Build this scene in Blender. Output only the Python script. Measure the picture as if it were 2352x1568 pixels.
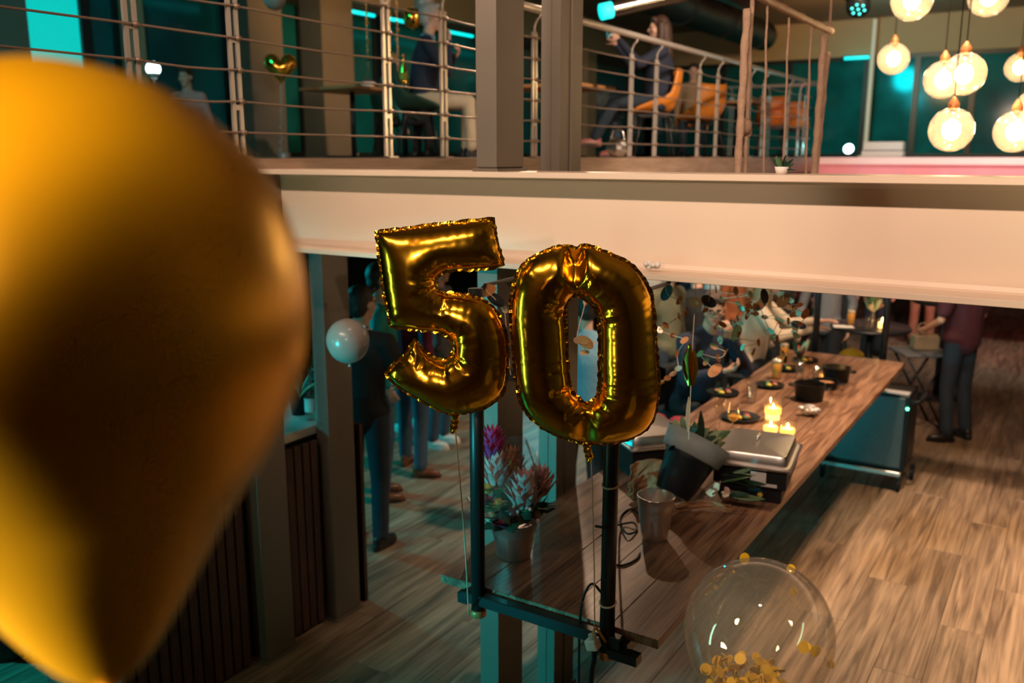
import bpy, bmesh, math, random
import numpy as np
from mathutils import Vector, Matrix, Euler
from mathutils.geometry import delaunay_2d_cdt
random.seed(7)
R = math.radians
S = bpy.context.scene
COL = S.collection
for o in list(bpy.data.objects): bpy.data.objects.remove(o)

# ------------------------------------------------------------------ camera
F = 2050.0; CX = 1176.0; CY = 784.0
YAW = R(32.3); PITCH = R(11.7); ZC = 2.65
cam_d = bpy.data.cameras.new('camera'); cam = bpy.data.objects.new('camera', cam_d); COL.objects.link(cam)
cam.location = (0, 0, ZC); cam.rotation_euler = (R(90) - PITCH, 0, YAW)
cam_d.sensor_width = 36; cam_d.lens = F / 2352 * 36; cam_d.clip_start = .05
cam_d.dof.use_dof = True; cam_d.dof.focus_distance = 2.5; cam_d.dof.aperture_fstop = 2.6
S.camera = cam
FW = (-math.sin(YAW), math.cos(YAW)); RT = (math.cos(YAW), math.sin(YAW))
cp, sp = math.cos(PITCH), math.sin(PITCH)

def P(u, v, D=None, X=None, Y=None, z=None):
    """photo pixel -> world point on a plane (horizontal depth D, or world X, Y, z)"""
    r = (u - CX) / F; d = (v - CY) / F
    hf = cp - d * sp; vz = -sp - d * cp
    dx = r * RT[0] + hf * FW[0]; dy = r * RT[1] + hf * FW[1]
    if D is not None: t = D / hf
    elif X is not None: t = X / dx
    elif Y is not None: t = Y / dy
    else: t = (z - ZC) / vz
    return Vector((dx * t, dy * t, ZC + vz * t))

# ------------------------------------------------------------------ view + world
vs = S.view_settings
vs.view_transform = 'Standard'; vs.look = 'None'; vs.gamma = 1; vs.use_curve_mapping = False
vs.exposure = 0.0
cy_ = S.cycles
cy_.max_bounces = 6; cy_.diffuse_bounces = 2; cy_.glossy_bounces = 4; cy_.transmission_bounces = 3; cy_.transparent_max_bounces = 10; cy_.use_adaptive_sampling = True; cy_.adaptive_threshold = .05; cy_.adaptive_min_samples = 12; cy_.use_light_tree = True
cy_.caustics_reflective = False; cy_.caustics_refractive = False
W = bpy.data.worlds.new('night'); S.world = W; W.use_nodes = True
W.node_tree.nodes['Background'].inputs[0].default_value = (.002, .03, .036, 1)
W.node_tree.nodes['Background'].inputs[1].default_value = 1.0

WARM = (1, .62, .36); WARM2 = (1, .74, .52); TEAL = (.0, .8, .88)
def lamp(name, kind, loc, power, col, size=.2, aim=None, spot=None, blend=.4, sizey=None):
    d = bpy.data.lights.new(name, kind); d.energy = power; d.color = col
    if kind == 'AREA':
        d.size = size
        if sizey: d.shape = 'RECTANGLE'; d.size_y = sizey
    else: d.shadow_soft_size = size
    if kind == 'SPOT': d.spot_size = R(spot or 60); d.spot_blend = blend
    o = bpy.data.objects.new(name, d); COL.objects.link(o); o.location = loc
    if aim is not None:
        o.rotation_euler = (Vector(aim) - Vector(loc)).to_track_quat('-Z', 'Y').to_euler()
    return o
# assumed hall ceiling lamps (warm), added balloon fills and washes, assumed teal party floodlights
KEY = (1, .72, .55)
for nm, x, pw in (('hall_key_light', -2.2, 31), ('hall_key_light_two', .3, 44)):
    o = lamp(nm, 'AREA', (x, -.2, 4.35), pw, KEY, 1.7, (x - .1, 3.1, 3.7), None, .4, .10); o.data.spread = R(84)
lamp('gold_balloon_fill_light', 'SPOT', (-1.7, -1.3, 3.9), 380, (1, .68, .3), .3, (-.5, .33, 2.6), 26, .6)  # unseen fill, added to brighten the big gold balloon
lamp('assumed_low_light', 'SPOT', (-.26, -.71, 2.89), 100, KEY, .03, (-1.75, 3.07, 2.42), 32, .5)  # assumed unseen lamp, placed so the five's shadow falls on the beam
lamp('near_wall_wash', 'SPOT', (-1.2, -2.6, 4.9), 110, (1, .58, .26), .2, (-1.2, -5, 3.6), 140, .8)  # added wash, gives the foil balloons a warm wall to mirror
lamp('near_ceiling_wash', 'SPOT', (-.8, -1.6, 4.3), 110, (1, .56, .25), .2, (-.8, -1.6, 5.6), 150, .8)  # added wash, puts orange into the foil balloons' upper reflections
o = lamp('balloon_rim_fill_light', 'AREA', (-2.5, -1.5, 1.35), 26, (1, .84, .5), .6, (-.55, .25, 2.45), None, .4, .4); o.data.spread = R(50)  # unseen fill, added for the gold balloon's bright lower left; no shelf here
lamp('confetti_fill_light', 'SPOT', (-.1, .3, 5.3), 420, (1, .74, .5), .06, (-.48, 1.69, 1.7), 16, .5)  # added narrow fill that brightens the confetti balloon
lamp('hall_floor_light', 'SPOT', (.35, 5.6, 5.3), 1350, (1, .63, .37), .15, (.75, 5.5, 0), 72, .9)
lamp('hall_table_light', 'SPOT', (-.7, 6.2, 5.2), 1000, (1, .70, .50), .12, (-1.5, 6.6, 1), 76, .8)
lamp('assumed_back_light', 'SPOT', (-4.65, 8.3, 5.2), 480, (1, .68, .44), .07, (-1.75, 3.4, 1), 40, .5)  # assumed unseen lamp, placed for the column's shadow edge across the table
lamp('gallery_warm_light', 'SPOT', (-6.0, 8.5, 5.1), 130, WARM, .2, (-4.8, 9, 2.6), 130, .6)
lamp('gallery_rail_light', 'SPOT', (-.6, 6.6, 5.2), 700, (1, .78, .6), .12, (-3.5, 9.0, 3.0), 80, .7)
lamp('gallery_near_light', 'SPOT', (-1.2, 2.2, 5.3), 200, (1, .72, .5), .12, (-3.5, 4.2, 3.0), 70, .7)
lamp('bulkhead_warm_light', 'SPOT', (-3.5, 15.5, 4.6), 520, (1, .62, .25), .2, (-2.0, 21.5, 5.3), 120, .6)
lamp('bulkhead_left_light', 'SPOT', (-6.6, 9, 4.6), 160, (1, .55, .18), .2, (-9.5, 11, 5.4), 130, .6)
lamp('teal_flood_light', 'SPOT', (-3.65, -1.2, 1.1), 640, TEAL, .08, (-2.2, 3.6, 1.05), 34, .35)
lamp('foil_streak_fill_light', 'AREA', (-3.2, -.2, 1.7), 10, (.5, 1, .62), .15, (-1.2, 2.2, 2.1), None, .4, 1.7)  # unseen area light added for upright streaks across the foil; no tube stands here
lamp('teal_column_light', 'SPOT', (-4.7, .4, 1.7), 100, TEAL, .08, (-3.45, 3.2, 1.3), 46, .5)
lamp('teal_flood_low_light', 'SPOT', (-6.2, 1.0, 2.0), 320, TEAL, .12, (-4.5, 2.4, .2), 70, .6)
lamp('teal_back_light', 'SPOT', (-7.4, 4.6, 2.2), 300, TEAL, .12, (-4.4, 6.2, .9), 100, .6)
lamp('teal_far_light', 'SPOT', (-6.6, 11, 2.2), 90, TEAL, .12, (-1.5, 8.5, .8), 90, .6)
lamp('teal_gallery_light', 'SPOT', (-6.0, 3.8, 4.9), 110, TEAL, .3, (-9.5, 9, 3.2), 120, .7)
lamp('teal_gallery_far_light', 'SPOT', (-4.2, 17.5, 4.6), 150, TEAL, .3, (-2.0, 21.3, 3.2), 130, .7)
lamp('pink_fascia_light', 'SPOT', (-1.0, 10.2, 1.6), 260, (1, .22, .28), .1, (-.8, 13.5, 2.45), 110, .6)
lamp('fascia_white_light', 'SPOT', (-.6, 12.0, 4.6), 300, (1, .85, .75), .1, (-.8, 13.6, 2.6), 100, .6)

# ------------------------------------------------------------------ materials
M = {}
def mat(name, col, rough=.5, metal=0., noise=0., nscale=8., bump=0., bscale=60., emit=None, estr=0., coat=0., spec=None, stretch=None, trans=0., alpha=None):
    if name in M: return M[name]
    m = bpy.data.materials.new(name); m.use_nodes = True; nt = m.node_tree
    b = nt.nodes['Principled BSDF']
    b.inputs['Base Color'].default_value = (*col, 1); b.inputs['Roughness'].default_value = rough
    b.inputs['Metallic'].default_value = metal
    if coat: b.inputs['Coat Weight'].default_value = coat; b.inputs['Coat Roughness'].default_value = .08
    if spec is not None: b.inputs['Specular IOR Level'].default_value = spec
    if trans: b.inputs['Transmission Weight'].default_value = trans
    tc = nt.nodes.new('ShaderNodeTexCoord'); mp = nt.nodes.new('ShaderNodeMapping')
    nt.links.new(tc.outputs['Object'], mp.inputs['Vector'])
    if stretch: mp.inputs['Scale'].default_value = stretch
    if noise:
        n = nt.nodes.new('ShaderNodeTexNoise'); n.inputs['Scale'].default_value = nscale; n.inputs['Detail'].default_value = 2
        nt.links.new(mp.outputs[0], n.inputs['Vector'])
        mx = nt.nodes.new('ShaderNodeMix'); mx.data_type = 'RGBA'
        mx.inputs[6].default_value = tuple(c * (1 - noise) for c in col) + (1,)
        mx.inputs[7].default_value = tuple(min(1, c * (1 + noise)) for c in col) + (1,)
        nt.links.new(n.outputs['Fac'], mx.inputs[0]); nt.links.new(mx.outputs[2], b.inputs['Base Color'])
    if bump:
        n2 = nt.nodes.new('ShaderNodeTexNoise'); n2.inputs['Scale'].default_value = bscale; n2.inputs['Detail'].default_value = 1
        nt.links.new(mp.outputs[0], n2.inputs['Vector'])
        bp = nt.nodes.new('ShaderNodeBump'); bp.inputs['Strength'].default_value = bump; bp.inputs['Distance'].default_value = .01
        nt.links.new(n2.outputs['Fac'], bp.inputs['Height']); nt.links.new(bp.outputs[0], b.inputs['Normal'])
    if emit:
        b.inputs['Emission Color'].default_value = (*emit, 1); b.inputs['Emission Strength'].default_value = estr
    M[name] = m; return m

def wood(name, c1, c2, rough=.45, sc=(1.2, 14, 14), seed_obj=True, along='Y', nscale=2.2):
    m = bpy.data.materials.new(name); m.use_nodes = True; nt = m.node_tree; b = nt.nodes['Principled BSDF']
    b.inputs['Roughness'].default_value = rough
    tc = nt.nodes.new('ShaderNodeTexCoord'); mp = nt.nodes.new('ShaderNodeMapping')
    nt.links.new(tc.outputs['Object'], mp.inputs['Vector'])
    a, t, u = sc
    mp.inputs['Scale'].default_value = {'X': (a, t, u), 'Y': (t, a, u), 'Z': (t, u, a)}[along]
    oi = nt.nodes.new('ShaderNodeObjectInfo')
    cb = nt.nodes.new('ShaderNodeCombineXYZ')
    ml = nt.nodes.new('ShaderNodeMath'); ml.operation = 'MULTIPLY'; ml.inputs[1].default_value = 37.
    nt.links.new(oi.outputs['Random'], ml.inputs[0])
    for i in range(3): nt.links.new(ml.outputs[0], cb.inputs[i])
    nt.links.new(cb.outputs[0], mp.inputs['Location'])
    n = nt.nodes.new('ShaderNodeTexNoise'); n.inputs['Scale'].default_value = nscale; n.inputs['Detail'].default_value = 4; n.inputs['Distortion'].default_value = 1.4
    nt.links.new(mp.outputs[0], n.inputs['Vector'])
    mp2 = nt.nodes.new('ShaderNodeMapping'); mp2.inputs['Scale'].default_value = {'X': (a * 1.5, t * 6, u * 6), 'Y': (t * 6, a * 1.5, u * 6), 'Z': (t * 6, u * 6, a * 1.5)}[along]
    nt.links.new(tc.outputs['Object'], mp2.inputs['Vector']); nt.links.new(cb.outputs[0], mp2.inputs['Location'])
    nf = nt.nodes.new('ShaderNodeTexNoise'); nf.inputs['Scale'].default_value = nscale; nf.inputs['Detail'].default_value = 2; nf.inputs['Distortion'].default_value = .6
    nt.links.new(mp2.outputs[0], nf.inputs['Vector'])
    mxf = nt.nodes.new('ShaderNodeMix'); mxf.inputs[0].default_value = .38
    nt.links.new(n.outputs['Fac'], mxf.inputs[2]); nt.links.new(nf.outputs['Fac'], mxf.inputs[3])
    rp = nt.nodes.new('ShaderNodeValToRGB')
    rp.color_ramp.elements[0].position = .36; rp.color_ramp.elements[0].color = (*c1, 1)
    rp.color_ramp.elements[1].position = .64; rp.color_ramp.elements[1].color = (*c2, 1)
    nt.links.new(mxf.outputs[0], rp.inputs[0])
    hs = nt.nodes.new('ShaderNodeHueSaturation')
    mr = nt.nodes.new('ShaderNodeMapRange'); mr.inputs[3].default_value = .80; mr.inputs[4].default_value = 1.15
    nt.links.new(oi.outputs['Random'], mr.inputs[0]); nt.links.new(mr.outputs[0], hs.inputs['Value'])
    nt.links.new(rp.outputs[0], hs.inputs['Color']); nt.links.new(hs.outputs[0], b.inputs['Base Color'])
    M[name] = m; return m

def film(name, tint, gloss=.06, rough=.03, edge=.75, milky=0.):
    """thin clear film: transparent, with a Fresnel sheen"""
    m = bpy.data.materials.new(name); m.use_nodes = True; nt = m.node_tree
    for n in list(nt.nodes): nt.nodes.remove(n)
    out = nt.nodes.new('ShaderNodeOutputMaterial'); tr = nt.nodes.new('ShaderNodeBsdfTransparent'); tr.inputs[0].default_value = (*tint, 1)
    gl = nt.nodes.new('ShaderNodeBsdfGlossy'); gl.inputs['Roughness'].default_value = rough
    lw = nt.nodes.new('ShaderNodeLayerWeight'); lw.inputs[0].default_value = .35
    mr = nt.nodes.new('ShaderNodeMapRange'); mr.inputs[3].default_value = gloss; mr.inputs[4].default_value = edge
    pw = nt.nodes.new('ShaderNodeMath'); pw.operation = 'POWER'; pw.inputs[1].default_value = 2.5
    nt.links.new(lw.outputs['Facing'], pw.inputs[0]); nt.links.new(pw.outputs[0], mr.inputs[0])
    mx = nt.nodes.new('ShaderNodeMixShader'); nt.links.new(mr.outputs[0], mx.inputs[0])
    if milky:
        df = nt.nodes.new('ShaderNodeBsdfDiffuse'); df.inputs[0].default_value = (.8, .75, .7, 1)
        m0 = nt.nodes.new('ShaderNodeMixShader'); m0.inputs[0].default_value = milky
        nt.links.new(tr.outputs[0], m0.inputs[1]); nt.links.new(df.outputs[0], m0.inputs[2]); nt.links.new(m0.outputs[0], mx.inputs[1])
    else: nt.links.new(tr.outputs[0], mx.inputs[1])
    nt.links.new(gl.outputs[0], mx.inputs[2]); nt.links.new(mx.outputs[0], out.inputs[0])
    M[name] = m; return m

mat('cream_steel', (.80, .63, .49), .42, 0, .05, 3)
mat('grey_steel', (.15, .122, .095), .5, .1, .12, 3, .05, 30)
mat('steel', (.72, .68, .64), .22, 1, .08, 6)
mat('rail_steel', (.78, .70, .62), .25, .6, .06, 6)
mat('brushed', (.70, .66, .63), .32, 1, .06, 30, .05, 90, stretch=(8, 8, .3))
mat('black_metal', (.018, .02, .022), .38, .3, .2, 8)
mat('black_plastic', (.010, .010, .011), .5, 0, .2, 8, spec=.25)
mat('cable', (.30, .22, .17), .4, .4)
mat('gold_foil', (1.0, .54, .035), .17, 1, .06, 5, .10, 22)
mat('gold_latex', (.92, .47, .006), .32, .48, .05, 3)
mat('gold_chrome', (1, .56, .08), .16, 1)
mat('white_latex', (.33, .27, .24), .28, 0, .04, 3, coat=.3)
mat('yellow_latex', (.85, .58, .04), .25, .3)
mat('confetti', (.95, .58, .02), .45, .1)
mat('copper', (.62, .24, .08), .45, .35, .15, 5)
mat('pale_gold', (.95, .72, .50), .35, .4)
mat('dark_oval', (.02, .018, .018), .5)
mat('plaster', (.42, .32, .20), .85, 0, .08, 2)
mat('dark_plaster', (.12, .09, .06), .85, 0, .1, 2)
mat('ceiling', (.27, .20, .14), .85, 0, .12, 1.5)
mat('duct', (.10, .11, .11), .4, .7, .1, 4)
mat('wall_dark', (.055, .06, .06), .8, 0, .15, 1.5)
mat('pier', (.20, .155, .115), .7, 0, .1, 3)
mat('glass_night', (.005, .11, .125), .10, 0, .8, 1.6, spec=.4)  # mottled teal reflections are put into the pane colour
mat('teal_lit', (.02, .3, .3), .5, 0, 0, 1, emit=(.0, .62, .55), estr=.85)
mat('teal_led', (.1, .6, .6), .4, emit=(.0, .8, .75), estr=1.6)
mat('white_led', (.8, .8, .8), .4, emit=(.75, 1, 1), estr=5)
mat('bulb', (1, .9, .7), .4, emit=(1, .78, .48), estr=90)
mat('flame', (1, .8, .4), .4, emit=(1, .62, .18), estr=40)
mat('wax', (.95, .78, .5), .5, 0, emit=(1, .58, .16), estr=5)  # candlelight in the wax is put in as its own glow
mat('candle_glass', (.45, .16, .04), .2, 0, .2, 9, emit=(1, .40, .07), estr=2.6)  # flame shining through the sleeve is put in as emission
mat('green_led', (.1, 1, .5), .4, emit=(.1, 1, .45), estr=8)
mat('fascia_pink_lit', (.75, .34, .36), .5, 0, .15, 3)  # pink light on the fascia is put into its colour
mat('white_paint', (.86, .80, .74), .5, 0, .04, 3)
mat('rope', (.38, .24, .16), .9, 0, .25, 30, .5, 120)
mat('bamboo', (.45, .24, .13), .55, 0, .25, 14, .2, 50)
mat('orange_shell', (.62, .20, .02), .45, 0, .12, 5)
mat('green_velvet', (.02, .06, .035), .8, 0, .25, 9)
mat('leaf', (.05, .12, .04), .5, 0, .35, 20)
mat('leaf_dark', (.015, .05, .03), .5, 0, .35, 20)
mat('leaf_pale', (.26, .32, .18), .6, 0, .3, 20)
mat('flower_pink', (.80, .46, .44), .7, 0, .3, 40, .4, 80)
mat('flower_red', (.30, .02, .05), .6, 0, .3, 30)
mat('flower_yellow', (.72, .50, .06), .6, 0, .25, 30)
mat('flower_cream', (.66, .58, .40), .7, 0, .25, 40)
mat('flower_magenta', (.55, .05, .24), .6, 0, .3, 30)
mat('kraft', (.30, .15, .07), .8, 0, .2, 12, .3, 40)
mat('grey_paper', (.22, .25, .24), .7, 0, .3, 18)
mat('dark_pot', (.008, .011, .013), .42, 0, .2, 8, spec=.25)
mat('silver_cloth', (.42, .42, .44), .4, .5, .2, 14, .5, 30)
mat('label_paper', (.55, .52, .50), .6)
mat('red_cloth', (.35, .008, .03), .7, 0, .2, 12)
mat('beer', (.75, .32, .03), .1, 0, emit=(.8, .3, .02), estr=.25)  # drink has a faint glow of its own, no lamp inside
mat('foam', (.9, .82, .68), .7)
mat('food', (.35, .16, .06), .6, 0, .5, 30, .5, 60)
mat('string', (.75, .55, .38), .6)
mat('screen', (.05, .3, .35), .3, emit=(.05, .62, .8), estr=2.5)
film('clear_film', (.92, .88, .84), .11, .02, .85, .09)
film('globe_glass', (.97, .86, .68), .12, .08, .85, .14)
film('clear_glass', (.92, .9, .86), .08, .02, .8, .02)
film('cellophane', (.94, .93, .95), .16, .10, .9, .04)
wood('floor_wood', (.11, .075, .048), (.36, .255, .168), .40, (.55, 7, 7), along='Y', nscale=2.0)
wood('floor_base', (.06, .045, .03), (.12, .09, .06), .6)
wood('table_wood', (.075, .028, .013), (.33, .185, .11), .38, (.9, 8, 8), along='Y')
wood('slat_wood', (.035, .014, .010), (.09, .034, .022), .55, (2, 20, 20), along='Z')
wood('gallery_wood', (.30, .19, .13), (.46, .32, .23), .5, (1, 9, 9), along='Y')
wood('orange_wood', (.40, .17, .06), (.60, .30, .12), .45, (1.5, 10, 10), along='X')

# ------------------------------------------------------------------ mesh helpers
class MB:
    def __init__(s, o=(0, 0, 0)): s.v = []; s.f = []; s.o = Vector(o)
    def add(s, vs, fs):
        n = len(s.v); s.v += [tuple(Vector(p) - s.o) for p in vs]; s.f += [tuple(i + n for i in f) for f in fs]; return s
    def box(s, a, b, c=0.0):
        x0, y0, z0 = (min(a[i], b[i]) for i in range(3)); x1, y1, z1 = (max(a[i], b[i]) for i in range(3))
        if c <= 0:
            vs = [(x0, y0, z0), (x1, y0, z0), (x1, y1, z0), (x0, y1, z0), (x0, y0, z1), (x1, y0, z1), (x1, y1, z1), (x0, y1, z1)]
            return s.add(vs, [(0, 3, 2, 1), (4, 5, 6, 7), (0, 1, 5, 4), (1, 2, 6, 5), (2, 3, 7, 6), (3, 0, 4, 7)])
        vs = []
        for z, k in ((z0, c), (z0 + c, 0), (z1 - c, 0), (z1, c)):
            vs += [(x0 + k, y0 + k, z), (x1 - k, y0 + k, z), (x1 - k, y1 - k, z), (x0 + k, y1 - k, z)]
        fs = [(0, 3, 2, 1), (12, 13, 14, 15)]
        for l in range(3):
            for i in range(4):
                j = (i + 1) % 4; fs.append((l * 4 + i, l * 4 + j, l * 4 + 4 + j, l * 4 + 4 + i))
        return s.add(vs, fs)
    def obox(s, c, ax, ay, az, c0=0):
        """oriented box: centre and three half axes"""
        c, ax, ay, az = map(Vector, (c, ax, ay, az))
        vs = [c + ax * i + ay * j + az * k for k in (-1, 1) for i, j in ((-1, -1), (1, -1), (1, 1), (-1, 1))]
        return s.add(vs, [(0, 3, 2, 1), (4, 5, 6, 7), (0, 1, 5, 4), (1, 2, 6, 5), (2, 3, 7, 6), (3, 0, 4, 7)])
    def tube(s, pts, r, n=8, cap=True, sx=1.0):
        pts = [Vector(p) for p in pts]; m = len(pts)
        rs = r if isinstance(r, (list, tuple)) else [r] * m
        vs = []; ref = None
        for i, p in enumerate(pts):
            t = (pts[min(i + 1, m - 1)] - pts[max(i - 1, 0)])
            if t.length < 1e-9: t = Vector((0, 0, 1))
            t.normalize()
            if ref is None or abs(ref.dot(t)) > .97: ref = Vector((0, 0, 1)) if abs(t.z) < .9 else Vector((1, 0, 0))
            a = t.cross(ref).normalized(); b = t.cross(a).normalized(); ref = b if False else ref
            for k in range(n):
                w = 2 * math.pi * k / n; vs.append(p + a * (math.cos(w) * rs[i] * sx) + b * (math.sin(w) * rs[i]))
        fs = [(i * n + k, i * n + (k + 1) % n, (i + 1) * n + (k + 1) % n, (i + 1) * n + k) for i in range(m - 1) for k in range(n)]
        if cap: fs += [tuple(range(n))[::-1], tuple(range((m - 1) * n, m * n))]
        return s.add(vs, fs)
    def lathe(s, c, prof, n=24, axis=None, cap=True):
        """prof: (radius, height) pairs about an axis through c"""
        c = Vector(c); ax = Vector(axis or (0, 0, 1)).normalized()
        q = Vector((0, 0, 1)).rotation_difference(ax)
        vs = []
        for r, h in prof:
            for k in range(n):
                w = 2 * math.pi * k / n; vs.append(c + q @ Vector((r * math.cos(w), r * math.sin(w), h)))
        m = len(prof)
        fs = [(i * n + k, i * n + (k + 1) % n, (i + 1) * n + (k + 1) % n, (i + 1) * n + k) for i in range(m - 1) for k in range(n)]
        if cap: fs += [tuple(range(n))[::-1], tuple(range((m - 1) * n, m * n))]
        return s.add(vs, fs)
    def ell(s, c, r, n=14, m=9, rot=None):
        c = Vector(c); q = rot or Matrix.Identity(3)
        if not isinstance(r, (tuple, list)): r = (r, r, r)
        vs = [c + q @ Vector((0, 0, -r[2]))]
        for i in range(1, m):
            t = -math.pi / 2 + math.pi * i / m
            for k in range(n):
                w = 2 * math.pi * k / n
                vs.append(c + q @ Vector((r[0] * math.cos(t) * math.cos(w), r[1] * math.cos(t) * math.sin(w), r[2] * math.sin(t))))
        vs.append(c + q @ Vector((0, 0, r[2]))); last = len(vs) - 1
        fs = [(0, 1 + (k + 1) % n, 1 + k) for k in range(n)]
        for i in range(m - 2):
            for k in range(n):
                a = 1 + i * n + k; b = 1 + i * n + (k + 1) % n; fs.append((a, b, b + n, a + n))
        o = 1 + (m - 2) * n
        fs += [(o + k, o + (k + 1) % n, last) for k in range(n)]
        return s.add(vs, fs)
    def cap(s, p, q, r0, r1, n=10):
        """tapered capsule"""
        p, q = Vector(p), Vector(q); d = q - p; L = d.length
        if L < 1e-6: return s.ell(p, r0)
        d.normalize(); prof = []
        for i in range(0, 5): t = -math.pi / 2 + i * math.pi / 8; prof.append((max(r0 * math.cos(t), 1e-4), r0 * math.sin(t)))
        for i in range(0, 5): t = i * math.pi / 8; prof.append((max(r1 * math.cos(t), 1e-4), L + r1 * math.sin(t)))
        return s.lathe(p, prof, n, d)
    def mesh(s, name='mesh', smooth=False):
        me = bpy.data.meshes.new(name); me.from_pydata(s.v, [], s.f); me.update()
        if smooth: me.polygons.foreach_set('use_smooth', [True] * len(me.polygons))
        return me
    def build(s, name, m, parent=None, smooth=False, bevel=0, loc=None):
        me = s.mesh(name, smooth); ob = bpy.data.objects.new(name, me); COL.objects.link(ob)
        me.materials.append(M[m] if isinstance(m, str) else m)
        if parent is not None: ob.parent = parent
        if loc is not None: ob.location = loc
        if smooth == 'auto': autosmooth(ob)
        if bevel:
            bv = ob.modifiers.new('bevel', 'BEVEL'); bv.width = bevel; bv.segments = 2; bv.limit_method = 'ANGLE'
        return ob

def sharp(ob, ang=40):
    me = ob.data; bm = bmesh.new(); bm.from_mesh(me)
    for e in bm.edges:
        if len(e.link_faces) == 2 and e.calc_face_angle(0) > R(ang): e.smooth = False
    bm.to_mesh(me); bm.free(); return ob
autosmooth = sharp

def tag(o, label=None, cat=None, group=None, kind=None):
    if label: o['label'] = label
    if cat: o['category'] = cat
    if group: o['group'] = group
    if kind: o['kind'] = kind
    return o
def thing(name, label, cat, loc=(0, 0, 0), rz=0, group=None):
    o = bpy.data.objects.new(name, None); COL.objects.link(o); o.location = loc; o.rotation_euler = (0, 0, rz)
    o.empty_display_size = .1
    return tag(o, label, cat, group)
def copy_tree(o, parent=None):
    c = o.copy(); COL.objects.link(c); c.parent = parent
    for ch in o.children: copy_tree(ch, c)
    return c
def struct(name, mb, m, parent=None, smooth=False):
    o = mb.build(name, m, parent, smooth)
    if parent is None: o['kind'] = 'structure'
    return o
# ================================================================== the setting
ZG = 2.64                                            # gallery floor
ZCEIL = 5.6
XW, YW = -9.6, 21.6                                  # left and far facade
floor = struct('floor', MB().box((XW - .3, -5.3, -.3), (6.3, YW + .3, -.022)), 'floor_base')
PW, PL = .235, 1.75
pm = MB().box((-PW / 2 + .001, -PL / 2 + .001, -.02), (PW / 2 - .001, PL / 2 - .001, 0), .0018).mesh('plank')
pm.materials.append(M['floor_wood'])
rest = MB()
cells = []
for i in range(int((6 - XW) / PW)):
    x = XW + (i + .5) * PW; off = (i * .61803 % 1) * PL
    y = -5 - off
    while y < YW:
        cells.append((x, y + PL / 2)); y += PL
def seen(c):
    x, y = c
    d = x * FW[0] + y * FW[1]; l = x * RT[0] + y * RT[1]
    if d < 2.6: return 99
    u = l / d
    if abs(u) > .75 or x < -6.4: return 99
    return d
cells.sort(key=seen)
for i, (x, y) in enumerate(cells):
    if i < 290:
        o = bpy.data.objects.new('plank', pm); COL.objects.link(o); o.location = (x, y, 0); o.parent = floor
    else: rest.box((x - PW / 2 + .002, y - PL / 2 + .0015, -.02), (x + PW / 2 - .002, min(y + PL / 2 - .0015, YW), 0))
o = rest.build('plank_field', 'floor_wood', floor); o['kind'] = 'stuff'

struct('ceiling', MB().box((XW - .3, -5.3, ZCEIL), (6.3, YW + .3, ZCEIL + .2)), 'ceiling')
struct('wall_right', MB().box((6, -5, -.02), (6.2, YW, ZCEIL)), 'plaster')
struct('wall_near', MB().box((XW, -5.2, -.02), (6.2, -5, ZCEIL)), 'dark_plaster')
wl = struct('wall_left', MB().box((XW - .2, -5, -.02), (XW, YW, ZG)).box((XW - .2, -5, 4.8), (XW, YW, ZCEIL)), 'wall_dark')
wf = struct('wall_far', MB().box((XW, YW, -.02), (6.2, YW + .2, ZG)).box((XW, YW, 4.8), (6.2, YW + .2, ZCEIL)), 'wall_dark')
struct('trim_1', MB().box((XW, -5, 4.92), (XW + .12, YW, ZCEIL)), 'plaster')
struct('trim_2', MB().box((XW + .12, YW - .12, 4.82), (6, YW, ZCEIL)), 'plaster')
# gallery slab on the left and across the far end
struct('gallery_floor', MB().box((XW, -4.95, 2.40), (-3.27, YW, ZG - .02)), 'dark_plaster')
struct('gallery_deck', MB().box((XW, -4.95, ZG - .02), (-3.25, 13.3, ZG)).box((-3.27, -4.95, 2.44), (-3.25, 13.3, ZG - .02)), 'gallery_wood')
struct('far_gallery_floor', MB().box((-3.25, 13.42, 2.2), (6, YW, ZG - .02)), 'dark_plaster')
struct('trim_3', MB().box((-3.25, 13.34, 2.545), (6, 13.62, ZG)), 'white_paint')
struct('trim_4', MB().box((-3.25, 13.37, 2.30), (6, 13.42, 2.545)), 'fascia_pink_lit')

# left facade: panes between piers
def yf(u): return P(u, 200, X=XW).y
k = 0
def pane(y0, y1, m='glass_night', x=XW, z0=ZG, z1=4.8):
    global k; k += 1
    w = struct('window_%d' % k, MB().box((x - .06, y0, z0), (x + .05, y0 + .06, z1)).box((x - .06, y1 - .06, z0), (x + .05, y1, z1))
               .box((x - .06, y0 + .06, z0), (x + .05, y1 - .06, z0 + .07)).box((x - .06, y0 + .06, z1 - .08), (x + .05, y1 - .06, z1)), 'black_metal')
    MB().box((x - .02, y0 + .06, z0 + .07), (x, y1 - .06, z1 - .08)).build('pane', m, w)
    return w
pane(yf(40), yf(206), 'teal_lit'); pane(yf(206), yf(280)); pane(yf(318), yf(524)); pane(yf(604), yf(692)); pane(yf(765), yf(862)); pane(yf(872), yf(985)); pane(yf(985), yf(1100)); pane(yf(1100), yf(1321)); pane(yf(1343), yf(1440)); pane(yf(1440), yf(1560)); pane(yf(1560), yf(1680)); pane(yf(1680), yf(1810)); pane(yf(1810), YW - .15)
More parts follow.
